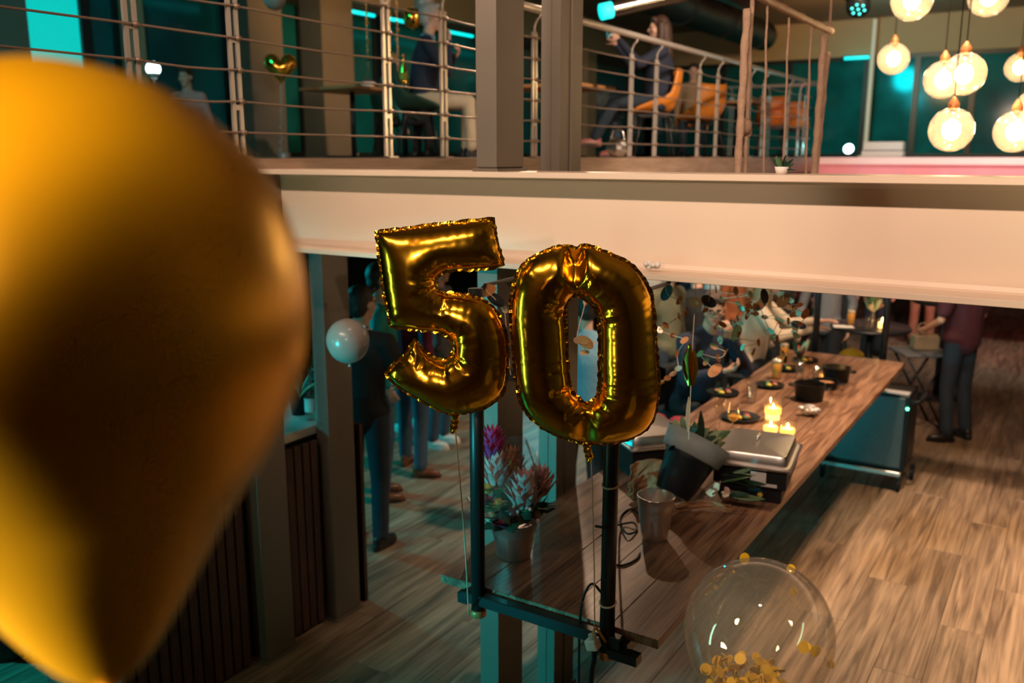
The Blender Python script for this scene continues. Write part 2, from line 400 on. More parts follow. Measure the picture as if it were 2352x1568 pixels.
for n, (a, b, d) in enumerate(((-160, 40, .32), (280, 318, .2), (524, 600, .45), (690, 762, .45), (1322, 1342, .3))):
    ya, yb = yf(a), yf(b)
    o = MB((XW + d / 2, (ya + yb) / 2, ZG)).box((XW, ya, ZG), (XW + d, yb, 4.92)).box((XW, ya - .02, ZG), (XW + d + .02, yb + .02, ZG + .06)).build('window_pier', 'plaster' if n in (1, 4) else 'pier', loc=(XW + d / 2, (ya + yb) / 2, ZG))
    tag(o, ['brown plastered pier left of the glowing teal window', 'slim pale pier between the glowing window and its neighbour', 'broad brown pier left of the gold heart balloon', 'broad brown pier right of the gold heart balloon', 'narrow tan pier seen right of the twin steel columns'][n], 'pier', 'piers between the gallery windows')
# far facade
def xf(u): return P(u, 250, Y=YW).x
def panef(x0, x1):
    global k; k += 1; y = YW; z0, z1 = ZG, 4.82
    w = struct('window_%d' % k, MB().box((x0, y - .05, z0), (x0 + .06, y + .06, z1)).box((x1 - .06, y - .05, z0), (x1, y + .06, z1))
               .box((x0 + .06, y - .05, z0), (x1 - .06, y + .06, z0 + .07)).box((x0 + .06, y - .05, z1 - .08), (x1 - .06, y + .06, z1)), 'black_metal')
    MB().box((x0 + .06, y, z0 + .07), (x1 - .06, y + .02, z1 - .08)).build('pane', 'glass_night', w)
xs = [XW + .1, xf(1500), xf(1660), xf(1810), xf(1985), xf(2100), xf(2230), xf(2352), 1.5, 4.0, 5.95]
for a, b in zip(xs, xs[1:]): panef(a, b)
c = P(1986, 360, Y=YW - .4); c.z = ZG
t = MB(c).tube([c, c + Vector((0, 0, 2.9))], .055, 12).box(c + Vector((-.12, -.12, 0)), c + Vector((.12, .12, .03))).build('window_post', 'white_paint', smooth=True, loc=c)
tag(autosmooth(t), 'slim white round post before the far dark windows', 'post')
# LED tubes at the window heads
def led(name, a, b, m, label, r=.025):
    a, b = Vector(a), Vector(b); c = (a + b) / 2; d = (b - a).normalized()
    t = thing(name, label, 'light', c)
    MB(c).tube([a + d * .03, b - d * .03], r, 8).build('tube', m, t, True)
    MB(c).tube([a, a + d * .03], r * 1.3, 8).tube([b - d * .03, b], r * 1.3, 8).box((min(a.x, b.x) - .01, min(a.y, b.y) - .01, c.z + r), (max(a.x, b.x) + .01, max(a.y, b.y) + .01, c.z + r + .02)).build('housing', 'black_metal', t)
    return t
led('led_tube', (XW + .082, yf(775), 4.77), (XW + .082, yf(858), 4.77), 'teal_led', 'teal light tube at the window head right of the second brown pier')
led('led_tube', (XW + .082, yf(880), 4.77), (XW + .082, yf(930), 4.77), 'teal_led', 'short teal light tube at the window head behind the double rail posts')
led('led_tube', (XW + .082, yf(1010), 4.75), (XW + .082, yf(1080), 4.75), 'teal_led', 'teal light tube just left of the twin steel columns')
led('led_tube', (xf(1935), YW - .3, 4.77), (xf(1998), YW - .3, 4.77), 'teal_led', 'bright teal light tube at the top of the white window post', .035)
# duct with a teal light line, under the gallery ceiling
c = Vector((-6.1, 14, 5.15)); t = thing('ventilation_duct', 'large dark round air duct edged with teal light under the gallery ceiling', 'duct', c)
MB(c).tube([(-6.1, 8, 5.15), (-6.1, 19.6, 5.15)], .30, 24).build('duct_body', 'duct', t, True)
for y in (9, 11, 13, 15, 17, 19): MB(c).tube([(-6.1, y, 5.15), (-6.1, y + .06, 5.15)], .315, 24).build('duct_flange', 'duct', t)
MB(c).tube([(-6.52, 8, 5.02), (-6.52, 19.6, 5.02)], .03, 8).build('light_line', 'teal_led', t)
for y in (9.5, 13, 16.5): MB(c).tube([(-6.1, y, 5.4), (-6.1, y, ZCEIL)], .012, 6).tube([(-6.52, y, 5.04), (-6.3, y, 5.2)], .008, 6).build('hanger', 'black_metal', t)
a, b = P(1405, 22, D=9.6), P(1640, -32, D=9.8); c = (a + b) / 2
t = thing('spiral_duct', 'slim silver spiral duct with a teal lit end hanging near the ceiling', 'duct', c)
d = (b - a).normalized(); L = (b - a).length
MB(c).lathe(a, [(.075 + (.006 if i % 2 else 0), L * i / 60) for i in range(61)], 16, d).build('duct_body', 'steel', t, True)
MB(c).tube([a - d * .12, a], .08, 16).build('end_cap', 'teal_led', t, True)  # cap itself glows, standing in for teal light falling on it
MB(c).tube([a + d * .4, (a + d * .4).xy.to_3d() + Vector((0, 0, ZCEIL))], .008, 6).build('hanger', 'black_metal', t)

# ================================================================== steel beam and columns
BY = 3.08; BZ0, BZ1 = 2.22, 2.592
def ibeam(name, label, y, z0, z1, x0, x1, m, fw=.15, ft=.022, wt=.009):
    c = Vector(((x0 + x1) / 2, y, z0)); t = thing(name, label, 'beam', c)
    MB(c).box((x0, y - fw, z1 - ft), (x1, y + fw, z1), .002).build('top_flange', m, t)
    MB(c).box((x0, y - fw, z0), (x1, y + fw, z0 + ft), .002).build('bottom_flange', m, t)
    w = MB(c).box((x0, y - wt, z0 + ft), (x1, y + wt, z1 - ft))
    for s in (-1, 1):                                   # root fillets
        for z, dz in ((z0 + ft, 1), (z1 - ft, -1)):
            p = [(wt, 0), (wt + .02, 0), (wt + .006, .006 * dz), (wt, .02 * dz)]
            vs = [(x, y + s * q[0], z + q[1]) for x in (x0, x1) for q in p]
            w.add(vs, [(0, 1, 5, 4), (1, 2, 6, 5), (2, 3, 7, 6), (3, 0, 4, 7), (0, 1, 2, 3), (4, 5, 6, 7)])
    w.build('web', m, t)
    return t
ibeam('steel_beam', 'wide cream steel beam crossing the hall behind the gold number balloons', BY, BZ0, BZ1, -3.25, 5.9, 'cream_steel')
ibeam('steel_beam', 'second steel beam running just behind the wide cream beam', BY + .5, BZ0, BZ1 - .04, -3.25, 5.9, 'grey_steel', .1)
ibeam('steel_beam', 'steel beam carrying the far poles of the hanging table', 7.32, 2.2, 2.44, -3.25, 5.9, 'grey_steel', .08)
def column(x, y, z0, z1, label, groove=False, wx=.095, wy=.20):
    c = Vector((x + wx / 2, y, z0)); t = thing('steel_column', label, 'column', c)
    MB(c).box((x, y - wy / 2, z0 + .012), (x + wx, y + wy / 2, z1), .006).build('shaft', 'grey_steel', t)
    MB(c).box((x - .012, y - wy / 2 - .012, z0), (x + wx + .012, y + wy / 2 + .012, z0 + .012)).build('base_plate', 'grey_steel', t)
    if groove: MB(c).box((x + wx, y - .006, z0 + .02), (x + wx + .006, y + .006, z1)).box((x + wx * .5 - .004, y - wy / 2 - .004, z0 + .02), (x + wx * .5 + .004, y - wy / 2, z1)).build('weld_seam', 'grey_steel', t)
XC = -2.05; XL = -3.50
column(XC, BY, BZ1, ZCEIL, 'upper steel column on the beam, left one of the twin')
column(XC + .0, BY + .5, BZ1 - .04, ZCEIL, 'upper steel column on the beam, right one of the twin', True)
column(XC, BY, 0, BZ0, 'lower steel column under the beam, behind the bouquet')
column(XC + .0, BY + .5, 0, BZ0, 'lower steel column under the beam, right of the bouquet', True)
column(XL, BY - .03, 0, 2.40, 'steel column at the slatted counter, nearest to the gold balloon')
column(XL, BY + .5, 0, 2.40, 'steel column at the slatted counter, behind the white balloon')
# crumpled white wrapper on the lower flange
c = P(1498, 612, Y=BY - .11); c.z = BZ0 + .022
b = MB(c)
random.seed(3)
for i in range(7): b.ell(c + Vector((random.uniform(-.022, .022), random.uniform(-.012, .012), .012 + random.uniform(0, .022))), (random.uniform(.008, .018), .012, random.uniform(.006, .014)), 7, 5)
o = b.build('crumpled_wrapper', 'white_paint', loc=c); tag(o, 'small crumpled white wrapper lying on the lower flange of the cream beam', 'wrapper')

# ================================================================== gallery railing
RX = -3.36
t = thing('cable_railing', 'steel cable railing with double flat posts along the gallery edge', 'railing', (RX, 7.5, ZG)); RO = Vector((RX, 7.5, ZG))
pairs = [2.40 + 1.605 * i for i in range(-1, 7)]
posts = [y + d for y in pairs for d in (0, .53)]
HZ = 1.0
def make_post():
    b = MB()
    for s in (-.021, .021): b.box((-.007, s - .010, .01), (.007, s + .010, .86), .003)
    for z in (.2, .5, .8): b.box((-.005, -.012, z + .02), (.005, .012, z + .045))
    me1 = b.mesh('post'); me1.materials.append(M['rail_steel'])
    b2 = MB().tube([(0, 0, .84), (0, 0, .90), (.02, 0, .94), (.045, 0, .96), (.05, 0, HZ - .01)], .008, 8); me2 = b2.mesh('bracket', True); me2.materials.append(M['rail_steel'])
    b3 = MB().box((-.04, -.04, 0), (.04, .04, .012), .003); me3 = b3.mesh('base_plate'); me3.materials.append(M['steel'])
    return me1, me2, me3
ms = make_post()
def place_post(x, y, rz=0):
    p = bpy.data.objects.new('post', ms[0]); COL.objects.link(p); p.parent = t; p.location = Vector((x, y, ZG)) - RO; p.rotation_euler.z = rz
    for n, m_ in (('bracket', ms[1]), ('base_plate', ms[2])):
        q = bpy.data.objects.new(n, m_); COL.objects.link(q); q.parent = p
for y in posts: place_post(RX, y)
YE = 13.15
for x in (-3.42, -3.95, -4.5): place_post(x, YE, R(-90))
for i in range(6):
    z = ZG + .12 + .14 * i
    pts = []
    for a, b_ in zip(posts, posts[1:] + [YE]):
        sag = random.uniform(0, .012)
        for f in (0, .25, .5, .75): pts.append((RX + .010, a + (b_ - a) * f, z - sag * math.sin(math.pi * f)))
    pts += [(RX + .010, YE, z), (-4.6, YE, z)]
    b = MB(RO).tube([(RX + .010, -.5, z)] + pts, .0055, 6)
    for y in posts: b.tube([(RX + .010, y + .008, z), (RX + .010, y + .034, z)], .013, 6)
    b.build('cable', 'cable', t, True)
MB(RO).tube([(RX + .05, -.8, ZG + HZ), (RX + .05, YE + .02, ZG + HZ), (RX - .05, YE + .06, ZG + HZ), (-4.7, YE + .06, ZG + HZ)], .024, 14).build('handrail', 'rail_steel', t, True)
# ================================================================== slatted bar counter
CFX = XL + .045; CY0, CY1, CZ = 2.16, 3.75, 1.17
c = Vector((CFX - .3, (CY0 + CY1) / 2, 0)); t = thing('bar_counter', 'dark bar counter clad in vertical wooden slats between the steel columns', 'counter', c)
MB(c).box((CFX - .62, CY0, .02), (CFX - .06, CY1, CZ - .05)).build('body', 'black_plastic', t)
MB(c).box((CFX - .70, CY0 - .03, CZ - .05), (CFX - .06, CY1 + .04, CZ), .004).build('worktop', 'white_paint', t)
MB(c).box((CFX - .62, CY0 - .02, 0), (CFX + .005, CY0, CZ - .05)).build('end_panel', 'grey_steel', t)
MB(c).box((CFX - .62, CY1, 0), (CFX + .03, CY1 + .025, CZ - .05)).build('end_panel', 'slat_wood', t)
sm = MB().box((-.012, -.024, 0), (.012, .024, CZ - .08), .004).mesh('slat'); sm.materials.append(M['slat_wood'])
y = CY0 + .03
while y < CY1 - .02:
    if not any(abs(y - yc) < .13 for yc in (BY - .03, BY + .5)):
        o = bpy.data.objects.new('slat', sm); COL.objects.link(o); o.parent = t; o.location = Vector((CFX - .012, y, .02)) - c
    y += .061

# ================================================================== hanging table
TX0, TX1, TY0, TY1, TZ = -1.93, -1.03, 2.54, 7.36, 1.08
c = Vector(((TX0 + TX1) / 2, (TY0 + TY1) / 2, TZ - .04)); t = thing('hanging_table', 'long high wooden table hung from dark steel poles', 'table', c)
nb = 5; bw = (TX1 - TX0) / nb
bm_ = [MB().box((-bw / 2 + .001, -L / 2, -.034), (bw / 2 - .001, L / 2, 0), .0015).mesh('board') for L in (2.2, 2.62)]
for m_ in bm_: m_.materials.append(M['table_wood'])
for i in range(nb):
    x = TX0 + (i + .5) * bw
    seq = (0, 1) if i % 2 else (1, 0)
    y = TY0
    for s in seq:
        L = (2.2, 2.62)[s]
        o = bpy.data.objects.new('board', bm_[s]); COL.objects.link(o); o.parent = t; o.location = Vector((x, y + L / 2 - .001, TZ)) - c; y += L
PX = (-1.735, -1.205); PY = (TY0 - .03, TY1 + .06)
for j, y in enumerate(PY):
    MB(c).box((TX0 + (.13 if j == 0 else .1), y - .02, TZ - .055), (TX1 - .12, y + .02, TZ - .012), .003).build('crossbar', 'black_metal', t)
    for x in PX:
        top = 2.205 if j == 0 else 2.2
        p = MB(c).tube([(x, y, TZ - .09), (x, y, top)], .026, 14).build('pole', 'black_metal', t, True)
        MB(c).lathe((x, y, TZ - .105), [(.024, 0), (.030, .004), (.030, .022), (.026, .03)], 12).build('foot_cap', 'copper', t, True)
        if j == 0: MB(c).tube([(x, y, top - .03), (x, y + .06, top + .005), (x, BY - .13, top + .008)], .007, 6).build('hanger_arm', 'black_metal', t)
for x in (TX0 + .12, TX1 - .12):
    MB(c).box((x - .02, TY0 - .03, TZ - .075), (x + .02, TY1 + .04, TZ - .0345)).build('frame_rail', 'black_metal', t)
MB(c).box((PX[1] - .03, PY[0] - .024, TZ - .09), (PX[1] + .12, PY[0] + .02, TZ - .058)).build('clamp', 'black_metal', t)
for z in (TZ + .10, TZ + .52):
    pts = [(PX[1] + .0275 * math.cos(a), PY[0] + .0275 * math.sin(a), z + .006 * math.sin(a)) for a in [i * .4 for i in range(17)]]
    MB(c).tube(pts, .0035, 6).build('cable_tie', 'string', t, True)

# ================================================================== cables
def smooth_pts(pts, n=6):
    pts = [Vector(p) for p in pts]; out = []
    for i in range(len(pts) - 1):
        p0, p1, p2, p3 = pts[max(i - 1, 0)], pts[i], pts[i + 1], pts[min(i + 2, len(pts) - 1)]
        for k_ in range(n):
            s = k_ / n
            out.append(.5 * ((2 * p1) + (p2 - p0) * s + (2 * p0 - 5 * p1 + 4 * p2 - p3) * s * s + (3 * p1 - p0 - 3 * p2 + p3) * s ** 3))
    return out + [pts[-1]]
def zt(u, v, h=.006): 
    p = P(u, v, z=TZ + h); return p
pts = [P(1368, 1208, Y=PY[0] - .03), P(1400, 1212, Y=PY[0] + .03), zt(1420, 1205, .04), zt(1455, 1200, .02), zt(1462, 1218), zt(1440, 1225, .02), zt(1425, 1200, .01), zt(1430, 1180), zt(1450, 1168), zt(1468, 1180)]
o = MB(zt(1430, 1200)).tube(smooth_pts(pts), .0045, 7).build('power_cable', 'black_plastic', smooth=True, loc=zt(1430, 1200)); tag(o, 'black power cable looping from the pole to the steel cooler', 'cable')
pts = [zt(1470, 1270), zt(1460, 1285), zt(1430, 1298), zt(1398, 1296), zt(1405, 1312), zt(1402, 1335), P(1392, 1370, Y=TY0 + .02), P(1360, 1340, Y=TY0 - .02), P(1338, 1378, Y=TY0 - .03), P(1332, 1430, Y=TY0 - .03), P(1330, 1500, Y=TY0 - .03), P(1330, 1600, Y=TY0 - .02)]
o = MB(pts[5]).tube(smooth_pts(pts), .0045, 7).build('power_cable', 'black_plastic', smooth=True, loc=pts[5]); tag(o, 'black power cable hanging over the near end of the table', 'cable')
c = P(1362, 1478, Y=PY[0] - .05); t = thing('plug_socket', 'pale extension socket with plug hanging below the right table pole', 'socket', c)
MB(c).obox(c, (.020, 0, .006), (0, .02, 0), (-.006, 0, .018)).build('socket_body', 'white_paint', t, bevel=.005)
MB(c).tube([c + Vector((0, 0, .012)), c + Vector((-.004, 0, .034))], .014, 10).build('plug', 'label_paper', t, True)
MB(c).tube(smooth_pts([c + Vector((0, 0, .03)), c + Vector((.004, .01, .055)), Vector((PX[1] + .01, PY[0] - .028, TZ - .03))]), .005, 6).build('cord', 'copper', t, True)
MB(c).tube(smooth_pts([c + Vector((.004, 0, -.015)), c + Vector((.006, 0, -.06)), c + Vector((-.01, .01, -.2)), c + Vector((-.02, .02, -.9))]), .009, 8).build('lower_cord', 'black_plastic', t, True)

# ================================================================== things on the table
def chafing(u, v, rz, label):
    p = zt(u, v, 0); p.z = TZ; t = thing('chafing_dish', label, 'chafing dish', p, rz)
    a, b = .165, .205
    MB().box((-a + .02, -b + .02, .0), (a - .02, b - .02, .07), .008).box((-a, -b, .07), (a, b, .165), .01).build('base', 'black_plastic', t)
    MB().box((-a - .02, -b - .02, .165), (a + .02, b + .02, .176), .004).build('rim', 'steel', t)
    # stepped lid
    prof = [(1.0, .176), (1.0, .180), (.93, .182), (.915, .186), (.895, .222), (.875, .229), (.84, .231), (.0, .232)]
    vs, fs = [], []; N = 80
    for s, z in prof:
        for i in range(N):
            w = 2 * math.pi * i / N; cx, cy = math.cos(w), math.sin(w); q = (abs(cx) ** 16 + abs(cy) ** 16) ** (-1 / 16)
            vs.append((cx * q * (a + .01) * s, cy * q * (b + .01) * s, z))
    for j in range(len(prof) - 1):
        for i in range(N): fs.append((j * N + i, j * N + (i + 1) % N, (j + 1) * N + (i + 1) % N, (j + 1) * N + i))
    lid = sharp(MB().add(vs, fs).build('lid', 'brushed', t, True), 32)
    MB().tube(smooth_pts([(0, -.035, .230), (0, -.03, .258), (0, .03, .258), (0, .035, .230)]), .006, 8).build('handle', 'steel', lid, True)
    MB().box((.005, -b - .002, .10), (.075, -b + .003, .15)).box((.005, -b - .002, .085), (.125, -b + .003, .10)).build('label_plate', 'label_paper', t)
    MB().lathe((.05, -b + .02, .035), [(.012, 0), (.012, .005)], 10, (0, -1, 0)).build('dial', 'flower_yellow', t)
    return t
chafing(1735, 1118, R(8), 'chafing dish with a flat steel lid and black base right of the plant pot')
chafing(1480, 1072, R(50), 'chafing dish with a steel lid half hidden behind the zero balloon')

# steel wine cooler
p = zt(1503, 1238, 0); p.z = TZ; t = thing('wine_cooler', 'tall tapered brushed steel wine cooler standing on the table', 'cooler', p)
prof = [(.048, .0), (.052, .004), (.060, .05), (.068, .10), (.074, .16), (.076, .19), (.078, .192), (.075, .195), (.072, .18), (.066, .10), (.052, .02), (.0005, .015)]
sharp(MB().lathe((0, 0, 0), prof, 40).build('bucket', 'brushed', t, True), 60)
MB().lathe((0, 0, .19), [(.0755, .0), (.079, .001), (.079, .006), (.0755, .006)], 40, cap=False).build('rolled_rim', 'steel', t, True)

# lying potted plant in kraft paper
p = zt(1572, 1165, 0); p.z = TZ; t = thing('wrapped_plant', 'toppled potted plant with grey band wrapped in kraft paper', 'plant', p, YAW)
ax = Vector((.42, .25, .75)).normalized(); q = Vector((0, 0, 1)).rotation_difference(ax)
t.scale = (1.42, 1.42, 1.42); b0 = Vector((-.03, 0, .075))
sharp(MB().lathe(b0, [(.055, -.03), (.065, 0), (.085, .12), (.09, .13), (.0875, .13), (.08, .09), (.001, .085)], 28, ax).build('pot', 'dark_pot', t, True), 60)
MB().lathe(b0, [(.087, .10), (.098, .105), (.108, .165), (.104, .166), (.092, .11)], 28, ax, cap=False).build('paper_band', 'grey_paper', t, True)
random.seed(11)
def leafmesh(L=.1, w=.02, bend=.3):
    vs = []; fs = []
    n = 5
    for i in range(n + 1):
        s = i / n; ww = w * math.sin(math.pi * min(1, s * .92 + .04)); z = L * s; y = bend * L * s * s
        vs += [(-ww, y + ww * .3, z), (0, y, z), (ww, y + ww * .3, z)]
    for i in range(n):
        a = i * 3; fs += [(a, a + 1, a + 4, a + 3), (a + 1, a + 2, a + 5, a + 4)]
    vs += [(x, y + .0012, z) for x, y, z in vs]; m = len(vs) // 2
    fs += [tuple(i + m for i in f[::-1]) for f in fs]
    return vs, fs
def orient(vs, base, d, roll=0, s=1.0):
    d = Vector(d).normalized(); q_ = Vector((0, 0, 1)).rotation_difference(d) @ Euler((0, 0, roll)).to_quaternion()
    return [Vector(base) + q_ @ (Vector(v) * s) for v in vs]
def leafbunch(parent, base, dirs, mats, L=.1, w=.02, bend=.3, name='leaf'):
    for i, (bs, d, s) in enumerate(dirs):
        v, f = leafmesh(L, w, bend)
        MB().add(orient(v, Vector(base) + Vector(bs), d, random.uniform(0, 6.3), s), f).build(name, mats[i % len(mats)], parent, True)
tip = b0 + ax * .12
leafbunch(t, tip, [((random.uniform(-.05, .05), random.uniform(-.05, .05), random.uniform(-.01, .03)), (ax.x + random.uniform(-.9, .9), ax.y + random.uniform(-.9, .9), ax.z + random.uniform(-.6, .4)), random.uniform(.6, 1.1)) for i in range(34)], ['leaf', 'leaf_pale', 'leaf_dark'], .10, .026)
leafbunch(t, b0 + Vector((.14, -.03, .0)), [((random.uniform(-.02, .04), random.uniform(-.03, .03), random.uniform(-.03, .05)), (1, random.uniform(-.7, .3), random.uniform(-.25, .35)), random.uniform(.6, 1.0)) for i in range(10)], ['leaf', 'leaf_dark', 'leaf_dark'], .11, .011, .15)
for cc, rr in (((-.10, .06, .07), (.03, .08, .07)), ((.05, -.05, .018), (.05, .10, .015)), ((-.12, .03, .05), (.04, .05, .045))):
    b = MB(); n0 = 9; vs = []; fs = []
    for i in range(n0 + 1):
        for j in range(n0 + 1):
            a = (i / n0 - .5) * 2.2; h = (j / n0 - .5) * 2
            rrn = random.uniform(.9, 1.08)
            vs.append((cc[0] + rr[1] * math.sin(a) * rrn, cc[1] + rr[0] * math.cos(a) * 1.5 * rrn - rr[0], cc[2] + rr[2] * h * (1 - .2 * abs(a))))
    for i in range(n0):
        for j in range(n0): fs.append((i * (n0 + 1) + j, (i + 1) * (n0 + 1) + j, (i + 1) * (n0 + 1) + j + 1, i * (n0 + 1) + j + 1))
    ob = b.add(vs, fs).build('kraft_sheet', 'kraft', t)
    sd = ob.modifiers.new('s', 'SOLIDIFY'); sd.thickness = .0015
random.seed(12)
leafbunch(t, (.11, -.05, .07), [((random.uniform(-.03, .03), random.uniform(-.03, .03), 0), (random.uniform(-1, 1), random.uniform(-1, 1), random.uniform(-.2, .8)), random.uniform(.4, .7)) for i in range(9)], ['flower_cream', 'flower_pink'], .05, .02, .4, 'petal')

# bouquet in a steel pot, wrapped in clear film
p = zt(1180, 1275, 0); p.z = TZ; t = thing('bouquet', 'bouquet of pink, red and yellow flowers in a steel pot and clear film', 'bouquet', p, YAW); t.scale = (1.22, 1.22, 1.16)
sharp(MB().lathe((0, 0, 0), [(.052, 0), (.056, .004), (.070, .09), (.078, .13), (.080, .133), (.077, .134), (.070, .11), (.001, .10)], 36).build('pot', 'brushed', t, True), 60)
random.seed(21)
fm = lambda c_, r_, m_, nm='flower': MB().ell(c_, r_, 12, 8).build(nm, m_, t, True)
def rose(c_, r_, m_):
    c_ = Vector(c_)
    o = MB().ell(c_, (r_ * .7, r_ * .7, r_ * .7), 10, 7).build('flower', m_, t, True)
    b = MB()
    for ring, (n_, rr, tilt) in enumerate(((5, .75, .35), (7, 1.0, .75))):
        for i in range(n_):
            a = 2 * math.pi * i / n_ + ring * .4
            v, f = leafmesh(r_ * 1.25, r_ * .55, -.35)
            d = Vector((math.cos(a) * tilt, math.sin(a) * tilt, 1))
            b.add(orient(v, c_ + Vector((math.cos(a) * r_ * .4, math.sin(a) * r_ * .4, -r_ * .5)), d, a + math.pi / 2), f)
    b.build('petals', m_, o, True)
rose((-.03, -.065, .15), .034, 'flower_red'); rose((.07, -.04, .17), .026, 'flower_cream'); rose((-.075, -.045, .165), .03, 'flower_cream'); rose((-.1, -.02, .21), .028, 'flower_magenta'); rose((.06, .0, .16), .026, 'flower_yellow'); rose((-.01, -.045, .165), .030, 'flower_red'); rose((.035, -.05, .16), .022, 'flower_red'); rose((-.055, -.03, .20), .026, 'flower_yellow'); rose((-.085, .0, .245), .026, 'flower_yellow'); rose((-.07, .01, .185), .025, 'flower_cream'); rose((.0, .05, .20), .028, 'flower_magenta')
# protea: layered pointed scales
def protea(c_, r_, h_, m_, dz=(0, 0, 1)):
    c_ = Vector(c_); o = MB().lathe(c_, [(r_ * .5, 0), (r_ * .85, h_ * .25), (r_ * .8, h_ * .6), (r_ * .3, h_ * .9), (.001, h_)], 14, dz).build('flower', m_, t, True)
    b = MB()
    for ring in range(4):
        for i in range(10):
            a = 2 * math.pi * i / 10 + ring * .31
            v, f = leafmesh(h_ * .75, r_ * .28, -.1)
            b.add(orient(v, c_ + Vector((math.cos(a) * r_ * (.75 - .1 * ring), math.sin(a) * r_ * (.75 - .1 * ring), h_ * .15 * ring)), (math.cos(a) * (.5 - .13 * ring), math.sin(a) * (.5 - .13 * ring), 1), a + math.pi / 2), f)
    b.build('petals', m_, o, True)
protea((.035, -.01, .185), .048, .11, 'flower_pink'); protea((.085, .03, .21), .034, .09, 'flower_pink', (.2, 0, 1)); protea((-.055, .03, .24), .04, .12, 'flower_pink', (-.1, 0, 1)); protea((-.01, .05, .27), .03, .09, 'copper')
protea((-.07, .03, .35), .032, .09, 'flower_magenta')
for i in range(16):
    a = random.uniform(-.4, 3.5); MB().ell((.03 + .05 * math.cos(i * 2.4) * random.uniform(.6, 1.2), -.06 + random.uniform(-.015, .02), .17 + random.uniform(-.02, .03)), random.uniform(.006, .009), 8, 6).build('berry', ['flower_cream', 'flower_pink'][i % 2], t, True)
leafbunch(t, (0, 0, .13), [((.05 * math.cos(a), .05 * math.sin(a), random.uniform(0, .05)), (math.cos(a), math.sin(a), random.uniform(.1, .9)), random.uniform(.7, 1.2)) for a in [i * .42 for i in range(30)]], ['leaf', 'leaf_dark', 'leaf_pale', 'leaf_dark'], .085, .02)
# film collar: flared wavy cone, taller at the back
vs, fs = [], []; N, Mh = 48, 9
for j in range(Mh + 1):
    s = j / Mh
    for i in range(N):
        a = 2 * math.pi * i / N; back = .5 - .5 * math.cos(a - math.pi * .72)
        h = .09 + s * (.10 + .27 * back ** 1.5); r_ = .072 + s * (.075 - .045 * back * s) + .010 * s * math.sin(a * 7) + .005 * s * math.sin(a * 13 + 1)
        vs.append((r_ * math.cos(a) - .06 * back * s * s, r_ * math.sin(a), h))
for j in range(Mh):
    for i in range(N): fs.append((j * N + i, j * N + (i + 1) % N, (j + 1) * N + (i + 1) % N, (j + 1) * N + i))
MB().add(vs, fs).build('film_wrap', 'cellophane', t, True)

# candles in glass jars
def candle(u, v, r_, h_, fill, label):
    p = zt(u, v, 0); p.z = TZ; t = thing('candle_jar', label, 'candle', p, 0, 'lit candles in glass jars')
    MB().lathe((0, 0, 0), [(r_ * .94, 0), (r_, .004), (r_, h_), (r_ * .95, h_), (r_ * .94, .008), (.001, .006)], 24).build('jar', 'clear_glass', t, True)
    MB().lathe((0, 0, .009), [(r_ * .90, 0), (r_ * .90, h_ * fill), (.001, h_ * fill + .001)], 20).build('wax', 'wax', t, True)
    MB().lathe((0, 0, h_ * fill + .01), [(.002, 0), (.006, .008), (.0065, .014), (.003, .026), (.0003, .034)], 10).build('flame', 'flame', t, True)
    MB().lathe((0, 0, h_ * .35), [(r_ * 1.01, 0), (r_ * 1.02, .001), (r_ * 1.02, h_ * .3), (r_ * 1.01, h_ * .3)], 24, cap=False).build('sleeve', 'candle_glass', t, True)
    L = lamp('candle_light', 'POINT', (0, 0, h_ * fill + .04), .9, (1, .5, .15), .015); L.parent = t
candle(1774, 965, .048, .13, .5, 'tallest lit candle jar, behind the two shorter ones')
candle(1769, 998, .040, .085, .5, 'short lit candle jar, left front of the group')
candle(1808, 1005, .040, .09, .5, 'short lit candle jar, right front of the group')

# black cooking pots, bowls, plates
def potdish(u, v, r_, h_, label, lidless=True, rz=0):
    p = zt(u, v, 0); p.z = TZ; t = thing('black_pot', label, 'pot', p, rz)
    sharp(MB().lathe((0, 0, 0), [(r_ * .82, 0), (r_ * .88, .006), (r_ * .97, h_), (r_, h_ + .004), (r_ * .94, h_ + .004), (r_ * .86, .02), (.001, .016)], 28).build('bowl', 'dark_pot', t, True), 60)
    for s in (-1, 1): MB().tube(smooth_pts([(s * r_ * .95, -.03, h_ * .8), (s * (r_ + .03), -.02, h_ * .82), (s * (r_ + .03), .02, h_ * .82), (s * r_ * .95, .03, h_ * .8)]), .006, 6).build('handle', 'dark_pot', t, True)
    MB().lathe((0, 0, h_ * .55), [(r_ * .88, 0), (r_ * .6, .012), (.001, .018)], 16).build('contents', 'food', t, True)
potdish(1858, 918, .10, .11, 'black round pot on the table behind the candles')
potdish(1918, 876, .10, .105, 'black pot farthest along the table edge')
potdish(1895, 890, .09, .05, 'low black bowl between the two black pots')
def plate(u, v, r_, label, foods=4, m='dark_pot'):
    p = zt(u, v, 0); p.z = TZ; t = thing('plate', label, 'plate', p)
    sharp(MB().lathe((0, 0, 0), [(r_ * .6, 0), (r_ * .65, .003), (r_, .018), (r_ * .98, .021), (r_ * .62, .008), (.001, .007)], 28).build('dish', m, t, True), 60)
    for i in range(foods):
        a = i * 2.4; MB().ell((r_ * .35 * math.cos(a), r_ * .35 * math.sin(a), .02), (.022, .018, .014), 9, 6).build('food', ['food', 'leaf', 'flower_yellow', 'flower_red'][i % 4], t, True)
plate(1768, 888, .10, 'dark plate with food, left of the pots'); plate(1812, 850, .10, 'dark plate with food near the reaching hands'); plate(1700, 962, .12, 'dark plate of salad left of the candles', 6); plate(1660, 905, .11, 'dark plate in front of the man with glasses', 5)
plate(1850, 830, .10, 'dark plate at the far left corner of the table', 3)
p = zt(1854, 952, 0); p.z = TZ; random.seed(5); b = MB()
